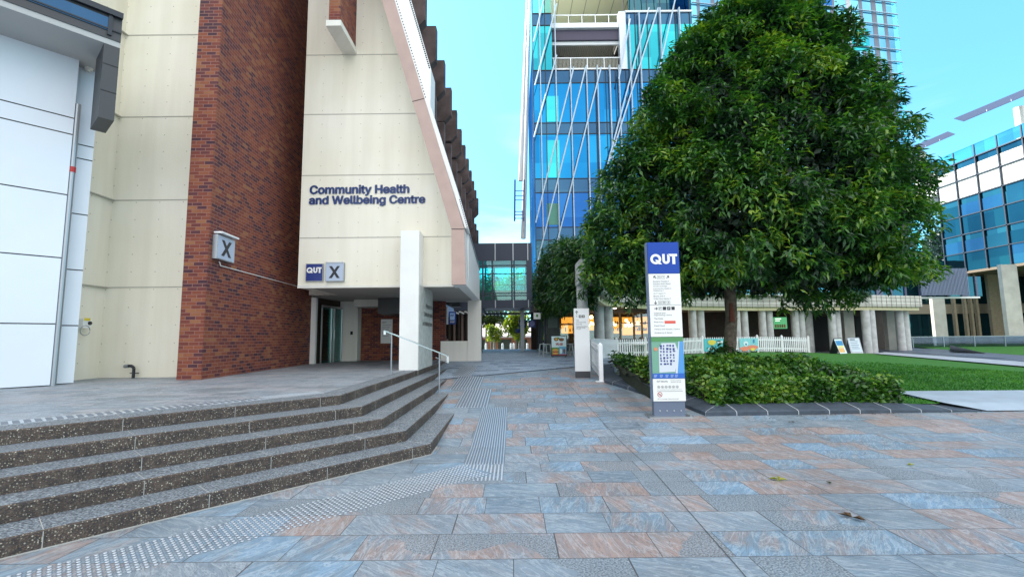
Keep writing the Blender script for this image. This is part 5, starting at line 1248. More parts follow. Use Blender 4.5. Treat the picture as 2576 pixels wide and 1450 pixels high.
# inner mass: dense leaf blades, shade of the deep crown painted into their colour
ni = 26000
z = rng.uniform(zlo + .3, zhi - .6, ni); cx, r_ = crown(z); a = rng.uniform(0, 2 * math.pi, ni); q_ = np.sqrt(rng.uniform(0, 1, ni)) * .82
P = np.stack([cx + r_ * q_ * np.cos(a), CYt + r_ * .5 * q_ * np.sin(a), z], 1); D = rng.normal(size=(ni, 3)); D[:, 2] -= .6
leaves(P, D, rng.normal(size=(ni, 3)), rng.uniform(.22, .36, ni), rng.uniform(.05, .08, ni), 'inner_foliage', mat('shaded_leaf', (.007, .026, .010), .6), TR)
# trunk and limbs
b = MB(); tx = PG(1834, 905).x
tb = PY(1832, 905, 14.0); tt_ = PY(1833, 690, 14.0)
b.tube((tb.x, 14, .4), (tb.x, 14, tb.z), .24, 14, .19); b.tube((tb.x, 14, tb.z), (tt_.x, 14, (tb.z + tt_.z) / 2), .19, 14, .165); b.tube((tt_.x, 14, (tb.z + tt_.z) / 2), (tt_.x, 14, tt_.z), .165, 14, .17)
for i in range(16):
    a = i * 2.4; h0 = tt_.z - .5 + rng.uniform(0, 1.2); r1_ = rng.uniform(1.5, 2.8); z1_ = h0 + rng.uniform(.5, 2.6)
    mid_ = Vector((tt_.x + .4 * r1_ * math.cos(a), 14 + .3 * r1_ * math.sin(a), h0 + (z1_ - h0) * .6)); b.tube((tt_.x, 14, h0), mid_, .10, 8, .07); b.tube(mid_, (tt_.x + .5 + r1_ * math.cos(a), 14 + r1_ * math.sin(a) * .45, z1_), .07, 7, .025)
b.tube((tt_.x, 14, tt_.z - .05), (7.0, 14.2, 6.8), .17, 10, .05); b.build('trunk', bark, TR)
b = MB().tube((tb.x + .09, 13.83, 2.05), (tb.x + .10, 13.84, 2.6), .09, 8, .05); b.build('scar', mat('bark_scar', (.16, .05, .03), .9, noise=.4), TR)
# shrub around trunk base
o = thing('shrub', 'dark leafy shrub at the foot of the tree trunk against the banner', 'shrub', (6.1, 14.1, .7))
Q = np.array([6.15, 13.9, .95]) + unit(420) * rng.uniform(.2, .62, (420, 1)) * [.8, .6, .8]; P, D, Nn, L, W_ = rosettes(Q, unit(420), 4, .12, .04, droop=.1); leaves(P, D, Nn, L, W_, 'foliage', leafV, o)

# ---------------------------------------------------------------- vines on the terrace edge
vn = thing('climbing_plant', 'bushy dark green climbing plant spilling over the terrace edge above the cafe corner', 'climbing plant', (2, 21, 3.4))
lm_ = []
for i in range(230):
    f_ = rng.uniform(0, 1); y = 16.8 + f_ * 10; u = 1458 - 100 * f_ ** .7 + rng.uniform(-8, 40)
    v = rng.uniform(622, 752) if f_ < .6 else rng.uniform(650, 775)
    p = PY(u, v, y); lm_.append((p.x, p.y, p.z, rng.uniform(.3, .55)))
lm_ = np.array(lm_); ctr = np.repeat(lm_[:, :3], 26, 0); u_ = unit(len(ctr)); Q = ctr + u_ * np.repeat(lm_[:, 3], 26)[:, None] * rng.uniform(.5, 1.05, (len(ctr), 1))
P, D, Nn, L, W_ = rosettes(Q, u_ + [0, -.3, .1], 6, .26, .04, droop=.7); leaves(P, D, Nn, L, W_, 'foliage', leafV, vn)
b = MB()
for i in range(40):
    p = lm_[rng.integers(0, len(lm_))]; b.tube((p[0], p[1], p[2]), (p[0] + rng.uniform(-.2, .2), p[1], p[2] - rng.uniform(.5, 1.0)), .02, 4)
b.build('stems', bark, vn)
vn2 = thing('trailing_plant', 'trailing green plants hanging over the pale terrace parapet under the tree', 'trailing plant', (12, 28, 4.2))
Q = []
for i in range(2, len(edge) - 2):
    p, q = Vector((*edge[i], 0)), Vector((*edge[i + 1], 0)); m_ = int((q - p).length * 20)
    for _ in range(m_):
        f_ = rng.uniform(); w2 = p.lerp(q, f_); Q.append((w2.x, w2.y - .25, zc1 + rng.uniform(-.15, .7) * (1 if i < 5 else .3)))
Q = np.array(Q); P, D, Nn, L, W_ = rosettes(Q, np.tile([0, -1, .2], (len(Q), 1)), 6, .24, .05, droop=.8); leaves(P, D, Nn, L, W_, 'foliage', leafV, vn2)

# ================================================================ BACKGROUND trees and building down the corridor
def bgtree(name, lab, u, v, Y, rx, rz, m, n_, trunk=None, L0=.35, base=None, tm=bark):
    c = PY(u, v, Y); t = thing(name, lab, 'tree', (c.x, Y, base if base is not None else g(c.x, Y)))
    lm = np.array([c[:]]) + unit(n_ // 30) * rng.uniform(.35, 1, (n_ // 30, 1)) * [rx, rx * .7, rz]
    ctr = np.repeat(lm, 30, 0); u_ = unit(len(ctr)); P = ctr + u_ * rng.uniform(.2, 1, (len(ctr), 1)) * min(rx, rz) * .33
    D = u_ + rng.normal(size=u_.shape) * .7; D[:, 2] -= .4
    leaves(P, D, rng.normal(size=P.shape), rng.uniform(.7, 1.3, len(P)) * L0, np.full(len(P), L0 * .3), 'crown', m, t)
    z0 = base if base is not None else g(c.x, Y); b = MB(); b.tube((c.x, Y, z0), (c.x, Y, c.z - rz * .3), .16, 8, .1)
    for i in range(5): a = i * 1.3; b.tube((c.x, Y, c.z - rz * .6), (c.x + rx * .6 * math.cos(a), Y + rx * .4 * math.sin(a), c.z + rz * .3), .07, 6, .03)
    b.build('trunk', tm, t); return t
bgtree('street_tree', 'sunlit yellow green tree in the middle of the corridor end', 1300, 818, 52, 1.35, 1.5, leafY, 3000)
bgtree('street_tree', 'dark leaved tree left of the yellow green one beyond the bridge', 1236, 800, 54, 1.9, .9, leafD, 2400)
bgtree('slender_tree', 'slender pale trunked small tree before the low brick building', 1243, 838, 48, 1.0, .9, leafY, 1100, L0=.22, tm=palebark)
bgtree('background_tree', 'tall pale green tree seen through the bridge glass', 1305, 738, 62, 3.4, 2.6, leafY, 7000)
bgtree('background_tree', 'wide green tree behind the left half of the bridge', 1222, 742, 66, 4.0, 3.0, leafD, 6000)
bgtree('pine_tree', 'distant dark pine standing between the tree crown and the office block', 2372, 640, 75, 2.4, 5.0, pinem, 3500, L0=.5)
bgtree('pine_tree', 'fainter distant pine just left of the dark one', 2346, 655, 80, 2.2, 4.5, pinem, 2000, L0=.5)
t = thing('low_brick_building', 'low sunlit orange brick building with a pale roof at the end of the corridor', 'building', (0, 72, -1.6))
box('wall', (-14, 72, -2), (10, 80, 1.7), brick2, t)
MB().prism([(-15, 71, 1.7), (-15, 71, 1.95), (-15, 82, 4.4), (-15, 82, 4.1)], (26, 0, 0)).build('roof', mat('pale_roof', (.75, .62, .6), .6), t)
for x0_, x1_ in ((-2.2, -.2), (1.0, 2.2), (-5, -4)): box('window', (x0_, 71.93, -.4), (x1_, 71.99, 1.4), mat('dark_window', (.04, .05, .03), .2), t)
for i, u in enumerate((1222, 1264, 1285, 1292, 1302, 1326)):
    p = PY(u, 872, 56); t = thing('bollard', 'short pale bollard, ' + ORD[i] + ' from the left at the end of the corridor', 'bollard', (p.x, 56, g(p.x, 56)), 'bollards beyond the corridor')
    MB().tube((p.x, 56, g(p.x, 56)), (p.x, 56, p.z + .35), .13, 8).build('post', signwhite, t); MB().tube((p.x, 56, p.z + .35), (p.x, 56, p.z + .45), .13, 8, .06).build('cap', signwhite, t)
#PART4
# ================================================================ DIRECTORY TOTEM
YT = 9.15
xa, xb = PY(1644, 1008, YT).x, PY(1725, 1008, YT).x
tv = lambda v: PY(1684, v, YT).z
gz = g(xa, YT)
t = thing('directory_totem', 'tall QUT directory totem with blue head, white lists and campus map on steel base', 'directory sign', ((xa + xb) / 2, YT, gz))
Wt = xb - xa
box('body', (xa - .0, YT + .03, tv(1009)), (xb, YT + .19, tv(608.5)), mat('totem_side', (.03, .06, .16), .4), t)
box('side_trim', (xa - .012, YT + .05, tv(1009)), (xa - .001, YT + .17, tv(608.5)), mat('totem_trim', (.25, .32, .45), .35, metal=.3), t)
def pan(nm, v0, v1, m, e=.004): return box(nm, (xa, YT, tv(v1) + e), (xb, YT + .029, tv(v0) - e), m, t)
pan('header_panel', 608.5, 687.5, brightblue); pan('list_panel', 687.5, 766, signwhite); pan('list_panel', 766, 846.5, signwhite)
mp_ = pan('map_panel', 846.5, 951, mat('map_green', (.16, .36, .26), .45)); pan('notice_panel', 951, 1008.5, signwhite)
Mt = frame2((xa, YT - .001, 0), (1, 0, 0))
k = Wt / 81.0
qut(frame2((xa, YT - .001, tv(664)), (1, 0, 0)), Wt * .075, 0, Wt * .86, signwhite, t)
def tl(body, u, v, h, w_=None, m=None, bold=0.0):   # u px from the left edge, v baseline, h letter height px
    wd_ = (w_ if w_ else len(body) * h * .52) * k
    return text(body, frame2((xa + u * k, YT - .001, tv(v)), (1, 0, 0)), wd_, h * k, m or mat('totem_ink', (.10, .10, .11), .5), t, bold=bold, ext=.002)
def arrow(u, v, s, ang):
    b = MB(); c = Vector((xa + u * k, YT - .001, tv(v))); R_ = lambda x, z: c + Vector((x * math.cos(ang) - z * math.sin(ang), 0, x * math.sin(ang) + z * math.cos(ang))) * k
    e = Vector((0, -.002, 0)); w_ = s * .09
    b.prism([R_(-s / 2, -w_), R_(s / 2, -w_), R_(s / 2, w_), R_(-s / 2, w_)], e)
    b.prism([R_(s / 2, w_), R_(s / 2 - s * .35, s * .42), R_(s / 2 - s * .5, s * .32), R_(s / 2 - s * .12, -w_)], e * 1.2)
    b.prism([R_(s / 2, -w_), R_(s / 2 - s * .35, -s * .42), R_(s / 2 - s * .5, -s * .32), R_(s / 2 - s * .12, w_)], e * 1.4)
    b.build('arrow', ink, t)
def boxed(ch, u, v, s, solid=False):
    b = MB(); x0_, z0_ = xa + u * k, tv(v); sk = s * k; y = YT - .003
    if solid: b.box((x0_, y, z0_), (x0_ + sk, YT - .001, z0_ + sk))
    else:
        w_ = .003
        for a_, c_ in (((x0_, z0_), (x0_ + sk, z0_ + w_)), ((x0_, z0_ + sk - w_), (x0_ + sk, z0_ + sk)), ((x0_, z0_ + w_), (x0_ + w_, z0_ + sk - w_)), ((x0_ + sk - w_, z0_ + w_), (x0_ + sk, z0_ + sk - w_))): b.box((a_[0], y, a_[1]), (c_[0], YT - .001, c_[1]))
    b.build('pictogram', ink, t)
    if ch: text(ch, frame2((x0_ + sk * .25, YT - .003, z0_ + sk * .2), (1, 0, 0)), sk * .5, sk * .6, signwhite if solid else ink, t, ext=.002)
arrow(16, 696.5, 9, R(135)); boxed('X', 22, 700.5, 8.5); boxed('Y', 33, 700.5, 8.5); arrow(49, 696.5, 9, R(45))
for i, (s_, v, w_) in enumerate((('Gardens Theatre X', 709, 42), ('Gardens Point Road', 715, 45), ('Goodwill Bridge', 721.3, 36), ('Community Health &', 727.3, 47), ('Wellbeing X', 732.3, 27), ('QUT Sport X', 739.5, 31), ('Rooms 300 Y', 746, 30), ('Child Care Centre Y', 752.3, 45))): tl(s_, 10.5, v, 4.0, w_)
arrow(15, 760, 9, R(-90)); boxed('U', 22, 764, 8.5); boxed('B', 33, 764, 8.5); boxed('A', 44, 764, 8.5)
arrow(15, 775, 9, 0); boxed('P', 22, 779, 8.5); boxed('', 33, 779, 8.5, True); boxed('P', 44, 779, 8.5, True); boxed('', 55, 779, 8.5, True)
for s_, v, w_ in (('Science and', 788.5, 29), ('Engineering Centre', 794, 46), ('The Cube', 802.5, 23), ('Pharmacy', 811.5, 24), ('Food Court', 820.5, 27), ('Fitness and Aquatic Centre', 829.5, 64), ('Bookshop & Retail', 838.5, 45)): tl(s_, 9.5, v, 4.4, w_)
box('red_tag', (xa + 36 * k, YT - .004, tv(813)), (xa + 64 * k, YT - .001, tv(806)), mat('tag_red', (.7, .10, .07), .5), t)
# map
def mq(pts, m, nm='map_shape', dz=.002):
    MB().prism([(xa + u * k, YT - .001 - dz, tv(v)) for u, v in pts], (0, -.001, 0)).build(nm, m, t)
mq([(0, 847), (81, 847), (81, 858), (0, 858)], mat('map_dark_green', (.08, .26, .09), .45))
mq([(81, 858), (81, 938), (62, 938), (66, 905), (69, 858)], mat('map_water', (.08, .30, .65), .4))
mq([(17, 936), (18, 873), (26, 862), (60, 862), (66, 880), (62, 915), (57, 934)], mat('map_white', (.62, .66, .72), .5), dz=.0025)
mq([(69, 858), (71, 858), (67, 905), (63, 938), (58, 938), (62, 905)], MATS['map_white'], dz=.0035)
mrng = random.Random(5); b = MB()
for r_ in range(7):
    for c_ in range(5):
        u, v = 20 + c_ * 8.2 + mrng.uniform(0, 1), 866 + r_ * 7.6 + mrng.uniform(0, 1); a_, h_ = mrng.uniform(3.2, 6.2), mrng.uniform(3, 5.8)
        if c_ == 4 and r_ == 6: continue
        b.box((xa + u * k, YT - .007, tv(v + h_)), (xa + (u + a_) * k, YT - .0045, tv(v)))
b.build('map_blocks', navy, t)
mq([(3 + 7 + 4.5 * math.cos(q), 877 + 4.5 * math.sin(q)) for q in [i * .63 for i in range(10)]], mat('map_orange', (.75, .22, .12), .5), dz=.006)
mq([(0, 938), (81, 938), (81, 950.5), (0, 950.5)], mat('map_blue', (.02, .12, .50), .4), dz=.004)
b = MB()
for u in (3, 18, 32, 45, 56): 
    for j in range(3): b.box((xa + u * k, YT - .009, tv(942.5 + j * 2.6)), (xa + (u + 8 - j) * k, YT - .0055, tv(941.3 + j * 2.6)))
b.build('map_legend', mat('legend_pale', (.35, .45, .7), .5), t)
tl('QUT Security', 9.5, 961, 5, 28, ink, .01); tl('Emergency 3138 8888', 45, 957.5, 2.6, 26); tl('General 3138 5585', 45, 961.5, 2.6, 26)
b = MB()
for i in range(6):
    cx_, cz_ = xa + (14 + i * 9.3) * k, tv(972)
    for j in range(12):
        a0, a1 = j * math.pi / 6, (j + 1) * math.pi / 6; b.prism([(cx_ + r_ * k * math.cos(q), YT - .001, cz_ + r_ * k * math.sin(q)) for r_, q in ((3.4, a0), (3.4, a1), (2.7, a1), (2.7, a0))], (0, -.002, 0))
    b.box((cx_ - 1.2 * k, YT - .003, cz_ - 1 * k), (cx_ + 1.2 * k, YT - .001, cz_ + 1 * k))
b.box((xa + 9 * k, YT - .003, tv(983.5)), (xa + 74 * k, YT - .001, tv(982.8))); b.build('pictogram', MATS['totem_ink'], t)
tl('On-site safety help is available 24 hours', 9.5, 980, 2.2, 62)
b = MB(); cx_, cz_ = xa + 16 * k, tv(991)
for j in range(16):
    a0, a1 = j * math.pi / 8, (j + 1) * math.pi / 8; b.prism([(cx_ + r_ * k * math.cos(q), YT - .001, cz_ + r_ * k * math.sin(q)) for r_, q in ((6.2, a0), (6.2, a1), (5.0, a1), (5.0, a0))], (0, -.002, 0))
b.prism([(cx_ - 4.4 * k, YT - .001, cz_ + 3.6 * k), (cx_ - 3.4 * k, YT - .001, cz_ + 4.4 * k), (cx_ + 4.4 * k, YT - .001, cz_ - 3.6 * k), (cx_ + 3.4 * k, YT - .001, cz_ - 4.4 * k)], (0, -.003, 0)); b.build('no_smoking_ring', redp, t)
b = MB().box((cx_ - 3.6 * k, YT - .0025, cz_ - .7 * k), (cx_ + 3 * k, YT - .001, cz_ + .5 * k)); b.build('cigarette', ink, t)
tl('QUT is a smoke-free environment', 9.5, 1003.5, 2.8, 54)
box('plinth', (xa + .01, YT + .03, gz + .02), (xb - .01, YT + .17, tv(1009) - .001), mat('plinth_steel', (.16, .20, .28), .35, metal=.5), t)
box('base_plate', (xa - .12, YT - .10, gz - .03), (xb + .10, YT + .34, gz + .022), galv, t)
b = MB()
for i in range(4): x = xa + .12 + i * .135; b.tube((x, YT + .029, gz + .12), (x, YT + .018, gz + .12), .014, 8)
b.tube((xb + .06, YT - .05, gz + .02), (xb + .06, YT - .05, gz + .045), .018, 8); b.build('bolt', steel, t)

# ================================================================ SMALL SIGN
YS = 14.1
xa2, xb2 = PY(1447, 930, YS).x, PY(1485, 930, YS).x; gz = g(xa2, YS); zt2_ = PY(1464, 775, YS).z; k2 = (xb2 - xa2) / 40.0
t = thing('wayfinding_sign', 'narrow white wayfinding slab with an up arrow standing by the picket fence gate', 'wayfinding sign', ((xa2 + xb2) / 2, YS, gz))
z0_ = PY(1464, 933, YS).z
box('panel', (xa2, YS, z0_), (xb2, YS + .14, zt2_), mat('sign_shell', (.74, .75, .76), .35), t)
box('plinth', (xa2 + .008, YS + .01, gz - .05), (xb2 - .008, YS + .13, z0_ - .002), charcoal, t)
b = MB(); cx_ = xa2 + 7 * k2; za = zt2_ - 14 * k2
b.box((cx_ - .7 * k2, YS - .003, za - 2 * k2), (cx_ + .7 * k2, YS - .001, za + 7 * k2)); b.prism([(cx_ - 4 * k2, YS - .001, za + 3.5 * k2), (cx_ - 3 * k2, YS - .001, za + 2.5 * k2), (cx_ + .5 * k2, YS - .001, za + 7 * k2), (cx_, YS - .001, za + 8 * k2)], (0, -.003, 0))
b.prism([(cx_ + 4 * k2, YS - .001, za + 3.5 * k2), (cx_ + 3 * k2, YS - .001, za + 2.5 * k2), (cx_ - .5 * k2, YS - .001, za + 7 * k2), (cx_, YS - .001, za + 8 * k2)], (0, -.004, 0)); b.build('arrow', ink, t)
def sl2(body, u, dv, h, w_, m=ink): text(body, frame2((xa2 + u * k2, YS - .001, zt2_ - dv * k2), (1, 0, 0)), w_ * k2, h * k2, m, t, ext=.002)
sl2('Y', 5, 24, 5, 4)
for i, u in enumerate((12.5, 21)): MB().box((xa2 + u * k2, YS - .003, zt2_ - 25 * k2), (xa2 + (u + 7) * k2, YS - .001, zt2_ - 18 * k2)).build('pictogram', ink, t); MB().box((xa2 + (u + 2) * k2, YS - .005, zt2_ - 23 * k2), (xa2 + (u + 5) * k2, YS - .0031, zt2_ - 20 * k2)).build('pictogram_detail', signwhite, t)
for s_, dv, w_ in (('Cafe', 33, 7), ('Child Care Centre', 38.5, 26), ('Room 300', 44, 15), ('Gardens Point Road', 50, 29), ('Goodwill Bridge', 53.5, 24), ('QUT Sport', 57, 12)): sl2(s_, 5, dv, 3.2, w_)

# ================================================================ PICKET FENCE
fn = thing('picket_fence', 'low white picket fence running from the white sign past the tree along the lawn', 'fence', (9, 24, .4))
P1 = PG(1494, 925); P1 = Vector((P1.x, P1.y, 0)); P2 = PG(1512, 959); P2 = Vector((P2.x, P2.y, 0)); P0 = Vector((P1.x - .05, P1.y - .1, 0))
def gp(u, v, z): p = PZ(u, v, z); return Vector((p.x, p.y, 0))
FP = [P2, Vector((P1.x, P1.y + 1.2, 0)), gp(1552, 899.5, .50), gp(1624, 896, .53), gp(1690, 893, .55), gp(1768, 889, .56), gp(1840, 887.5, .57), gp(1906, 885.5, .58), gp(1968, 884, .585), gp(2034, 882.5, .59)]
def fz(p): return lawnz(p.x, p.y) if p.x > 3.2 else g(p.x, p.y)
def pf_post(p):
    z = fz(p); MB().box((p.x - .055, p.y - .055, z - .05), (p.x + .055, p.y + .055, z + 1.03)).tube((p.x, p.y, z + 1.03), (p.x, p.y, z + 1.09), .075, 4, .01).build('post', vinyl, fn)
for p in FP: pf_post(p)
for i in range(len(FP) - 1):
    p, q = FP[i], FP[i + 1]; L_ = (q - p).length; n_ = max(3, int(L_ / .135)); d = (q - p) / n_; dz = (fz(q) - fz(p)) / n_; dh = d.normalized(); nn_ = Vector((dh.y, -dh.x, 0)); b = MB()
    for j in range(n_):
        c = p + d * (j + .5); z = fz(p) + dz * (j + .5); hw = dh * .036; o = c + nn_ * .028
        b.prism([o - hw + Vector((0, 0, z + .05)), o + hw + Vector((0, 0, z + .05)), o + hw + Vector((0, 0, z + .93)), o + hw * .5 + Vector((0, 0, z + .975)), o - hw * .5 + Vector((0, 0, z + .975)), o - hw + Vector((0, 0, z + .93))], -nn_ * .018)
    for h_ in (.2, .74): b.obox(p + Vector((0, 0, fz(p) + h_)) - nn_ * .012, (q - p) + Vector((0, 0, fz(q) - fz(p))), nn_ * .022, (0, 0, .085))
    b.build('picket_panel', vinyl, fn)
p = FP[0]; MB().box((p.x - .15, p.y - .12, g(p.x, p.y)), (p.x + .15, p.y + .12, g(p.x, p.y) + .02)).build('foot_plate', vinyl, fn)
ta = PY(1556, 867, 26).x; 
tt = thing('counter_ledge', 'pale ledge on posts behind the picket fence in front of the cafe', 'ledge', (5, 25.6, .46)); a_, c_ = PY(1553, 866, 26.2), PY(1627, 866, 26.2)
MB().box((a_.x, 26.2, a_.z - .03), (c_.x, 26.6, a_.z + .02)).build('top', signwhite, tt)
for x in (a_.x + .1, c_.x - .1): MB().box((x - .04, 26.3, .45), (x + .04, 26.38, a_.z - .031)).build('post', signwhite, tt)
# banners
def banner(i, f0, f1, lab, basem, shapes):
    p = FP[i].lerp(FP[i + 1], f0); q = FP[i].lerp(FP[i + 1], f1) if f1 <= 1 else FP[i + 1].lerp(FP[i + 2], f1 - 1)
    d = (q - p); nn_ = Vector((d.y, -d.x, 0)).normalized(); z = fz(p); tt = thing('banner', lab, 'banner', p + Vector((0, 0, z)))
    n_ = 16; vs = []; fs = []
    for j in range(n_ + 1):
        c = p + d * j / n_ + nn_ * (.075 + .012 * math.sin(j * 1.9)); vs += [c + Vector((0, 0, z + .10 + .02 * math.sin(j))), c + Vector((0, 0, z + .90 - .02 * abs(math.sin(j * 1.3))))]
        if j < n_: fs.append((2 * j, 2 * j + 2, 2 * j + 3, 2 * j + 1))
    MB().add(vs, fs).build('cloth', basem, tt)
    M = frame2(p + nn_ * .092 + Vector((0, 0, z + .1)), d)
    for kind, x0_, y0_, x1_, y1_, m_ in shapes:
        L_ = d.length; e = nn_ * .003
        if kind == 'b': MB().prism([lp(M, x0_ * L_, y0_ * .8), lp(M, x1_ * L_, y0_ * .8), lp(M, x1_ * L_, y1_ * .8), lp(M, x0_ * L_, y1_ * .8)], e).build('print', m_, tt)
        else: MB().prism([lp(M, (x0_ + x1_) / 2 * L_ + (x1_ - x0_) / 2 * L_ * math.cos(q_) * (1 + .12 * math.sin(3 * q_)), (y0_ + y1_) / 2 * .8 + (y1_ - y0_) / 2 * .8 * math.sin(q_)) for q_ in [j * .42 for j in range(15)]], e * (1 + x0_)).build('print', m_, tt)
aq = mat('banner_aqua', (.10, .52, .58), .6); yl = mat('banner_yellow', (.75, .65, .08), .6); cor = mat('banner_coral', (.80, .25, .15), .6); wh = mat('banner_pale', (.7, .85, .85), .6); bl2 = mat('banner_blue', (.05, .25, .5), .6)
banner(5, .02, .72, 'aqua banner with a yellow patch hung on the picket fence left of the tree trunk', aq, [('e', .2, .5, .6, .9, yl), ('b', .2, .12, .28, .3, wh), ('b', .32, .12, .40, .36, wh), ('b', .45, .1, .6, .22, wh), ('e', .65, .6, .95, .85, wh)])
banner(6, .28, 1.0, 'aqua and coral printed banner hung on the picket fence right of the tree trunk', mat('banner_aqua2', (.25, .62, .66), .6), [('e', .0, .0, .5, .35, cor), ('e', .4, .05, .95, .45, cor), ('e', .2, .35, .45, .75, wh), ('e', .7, .6, .8, .9, bl2), ('e', .55, .0, .8, .22, yl), ('e', .28, .42, .38, .6, bl2)])

# ================================================================ A-FRAMES, STOOLS, SIGNS
def aframe(name, lab, u0_, u1_, vb, vt, Y, frame_m, sides=True, lean=.32, turn=0):
    a, c = PY(u0_, vb, Y), PY(u1_, vt, Y); z0_ = g(a.x, Y); w_ = c.x - a.x; h_ = c.z - z0_
    tt = thing(name, lab, 'sandwich board', ((a.x + c.x) / 2, Y + lean / 2, z0_)); e = Vector((0, 0, h_)); ft = Vector((0, lean, 0))
    xd = Vector((math.cos(turn), math.sin(turn), 0)); yd = Vector((-math.sin(turn), math.cos(turn), 0)); o = Vector((a.x, Y, z0_)); up = e + yd * lean; un = up.normalized(); out = xd.cross(un)
    MB().obox(o, xd * w_, up, -out * .025).build('front_board', frame_m, tt); MB().obox(o + yd * lean * 2, xd * w_, e - yd * lean, out * .025).build('back_board', frame_m, tt)
    return tt, frame2(o + out * .002, xd, un), w_, up.length
Ya = 29.2
tt, M, w_, h_ = aframe('sandwich_board', 'black edged sandwich board with colourful poster nearest the colonnade columns', 2112, 2146, 884, 850, Ya, ink, turn=.5)
def pic(M, x0_, y0_, x1_, y1_, m_, tt, z=.002, nm='print'):
    M3 = M.to_3x3(); MB().prism([lp(M, x0_, y0_, z), lp(M, x1_, y0_, z), lp(M, x1_, y1_, z), lp(M, x0_, y1_, z)], M3 @ Vector((0, 0, .002))).build(nm, m_, tt)
pic(M, .04, .05, w_ - .04, h_ - .05, wh, tt, nm='poster'); pic(M, .08, h_ * .55, w_ - .08, h_ * .85, bl2, tt, .005); pic(M, .08, h_ * .12, w_ - .2, h_ * .4, mat('orange_print', (.8, .45, .15), .5), tt, .005); pic(M, .15, h_ * .43, w_ - .15, h_ * .52, yl, tt, .005)
MB().obox(lp(M, -.01, 0, -.03), M.to_3x3() @ Vector((.008, 0, 0)), Vector((0, 0, h_ * .9)), Vector((-.35, .9, 0)).normalized() * .001).build('edge', ink, tt)
tt, M, w_, h_ = aframe('sandwich_board', 'grey framed sandwich board with pale text poster behind the colourful one', 2140, 2166, 879, 848, 30.2, galv, turn=-.1)
pic(M, .05, .12, w_ - .05, h_ - .06, mat('poster_pale', (.55, .66, .75), .5), tt, nm='poster')
for i in range(5): pic(M, .12, h_ * (.3 + .11 * i), w_ - .14 - .05 * (i % 2), h_ * (.33 + .11 * i), mat('poster_text', (.15, .2, .28), .5), tt, .005)
pic(M, .12, h_ * .84, w_ * .6, h_ * .9, ink, tt, .005)
# burger poster board on castors
Yb = 21.3; a, c = PY(1386, 893, Yb), PY(1425, 843, Yb); z0_ = g(a.x, Yb); w_ = c.x - a.x; h_ = c.z - z0_
tt = thing('poster_board', 'food poster board with burger and drinks pictures on castors outside the cafe', 'poster board', ((a.x + c.x) / 2, Yb, z0_))
box('frame', (a.x, Yb, z0_ + .06), (c.x, Yb + .06, c.z), ink, tt); M = frame2((a.x, Yb - .001, z0_ + .06), (1, 0, 0)); h_ -= .06
pic(M, .03, .05, w_ - .03, h_ - .03, wh, tt, 0, 'poster')
def blob(cx_, cy_, rx, ry, m_, z): 
    MB().prism([lp(M, cx_ + rx * math.cos(q) * (1 + .1 * math.sin(3 * q)), cy_ + ry * math.sin(q), z) for q in [j * .45 for j in range(14)]], (0, -.002, 0)).build('print', m_, tt)
brn = mat('print_brown', (.25, .10, .04), .5); grn = mat('print_green', (.08, .28, .04), .5); bun = mat('print_bun', (.65, .36, .08), .5); cyn = mat('print_cyan', (.15, .45, .65), .5)
pic(M, .03, h_ * .05, w_ * .5, h_ * .42, grn, tt, .003); pic(M, w_ * .5, h_ * .05, w_ - .03, h_ * .46, cyn, tt, .003); pic(M, .03, .05, w_ - .03, .09, redp, tt, .006)
blob(w_ * .28, h_ * .29, w_ * .19, h_ * .07, bun, .006); blob(w_ * .28, h_ * .21, w_ * .21, h_ * .035, redp, .008); blob(w_ * .28, h_ * .14, w_ * .19, h_ * .05, bun, .010)
blob(w_ * .33, h_ * .82, w_ * .15, h_ * .09, brn, .006); blob(w_ * .66, h_ * .80, w_ * .17, h_ * .08, brn, .006); blob(w_ * .45, h_ * .88, w_ * .1, h_ * .04, grn, .008); blob(w_ * .34, h_ * .83, w_ * .08, h_ * .05, bun, .009)
blob(w_ * .62, h_ * .24, w_ * .07, h_ * .13, wh, .006); blob(w_ * .82, h_ * .24, w_ * .07, h_ * .13, brn, .006)
text('WE ARE', M @ Matrix.Translation((w_ * .30, h_ * .53, .004)), w_ * .44, h_ * .11, redp, tt, bold=.05)
for x in (a.x + .08, c.x - .08): MB().tube((x - .015, Yb + .03, z0_ + .03), (x + .015, Yb + .03, z0_ + .03), .03, 10).box((x - .01, Yb + .02, z0_ + .03), (x + .01, Yb + .04, z0_ + .061)).build('castor', ink, tt)
def stool(u, Y, lab):
    x = PY(u, 880, Y).x; z = g(x, Y); tt = thing('bar_stool', lab, 'bar stool', (x, Y, z), 'grey metal bar stools outside the cafe'); sm_ = mat('stool_grey', (.30, .34, .34), .4, metal=.5)
    MB().box((x - .15, Y - .15, z + .57), (x + .15, Y + .15, z + .60)).build('seat', sm_, tt)
    for sx_, sy_ in ((-1, -1), (1, -1), (-1, 1), (1, 1)): MB().tube((x + sx_ * .14, Y + sy_ * .14, z + .57), (x + sx_ * .20, Y + sy_ * .22, z), .02, 6).build('leg', sm_, tt)
    for s_ in (-1, 1): MB().box((x - .19, Y + s_ * .19 - .01, z + .2), (x + .19, Y + s_ * .19 + .01, z + .22)).build('footrest', sm_, tt)
stool(1365, 23.0, 'grey metal bar stool farthest left of the burger poster board'); stool(1376, 21.9, 'grey metal bar stool standing just left of the burger poster board'); stool(1431, 21.9, 'grey metal bar stool just right of the burger poster board'); stool(1441, 23.0, 'grey metal bar stool half hidden by the white wayfinding sign')
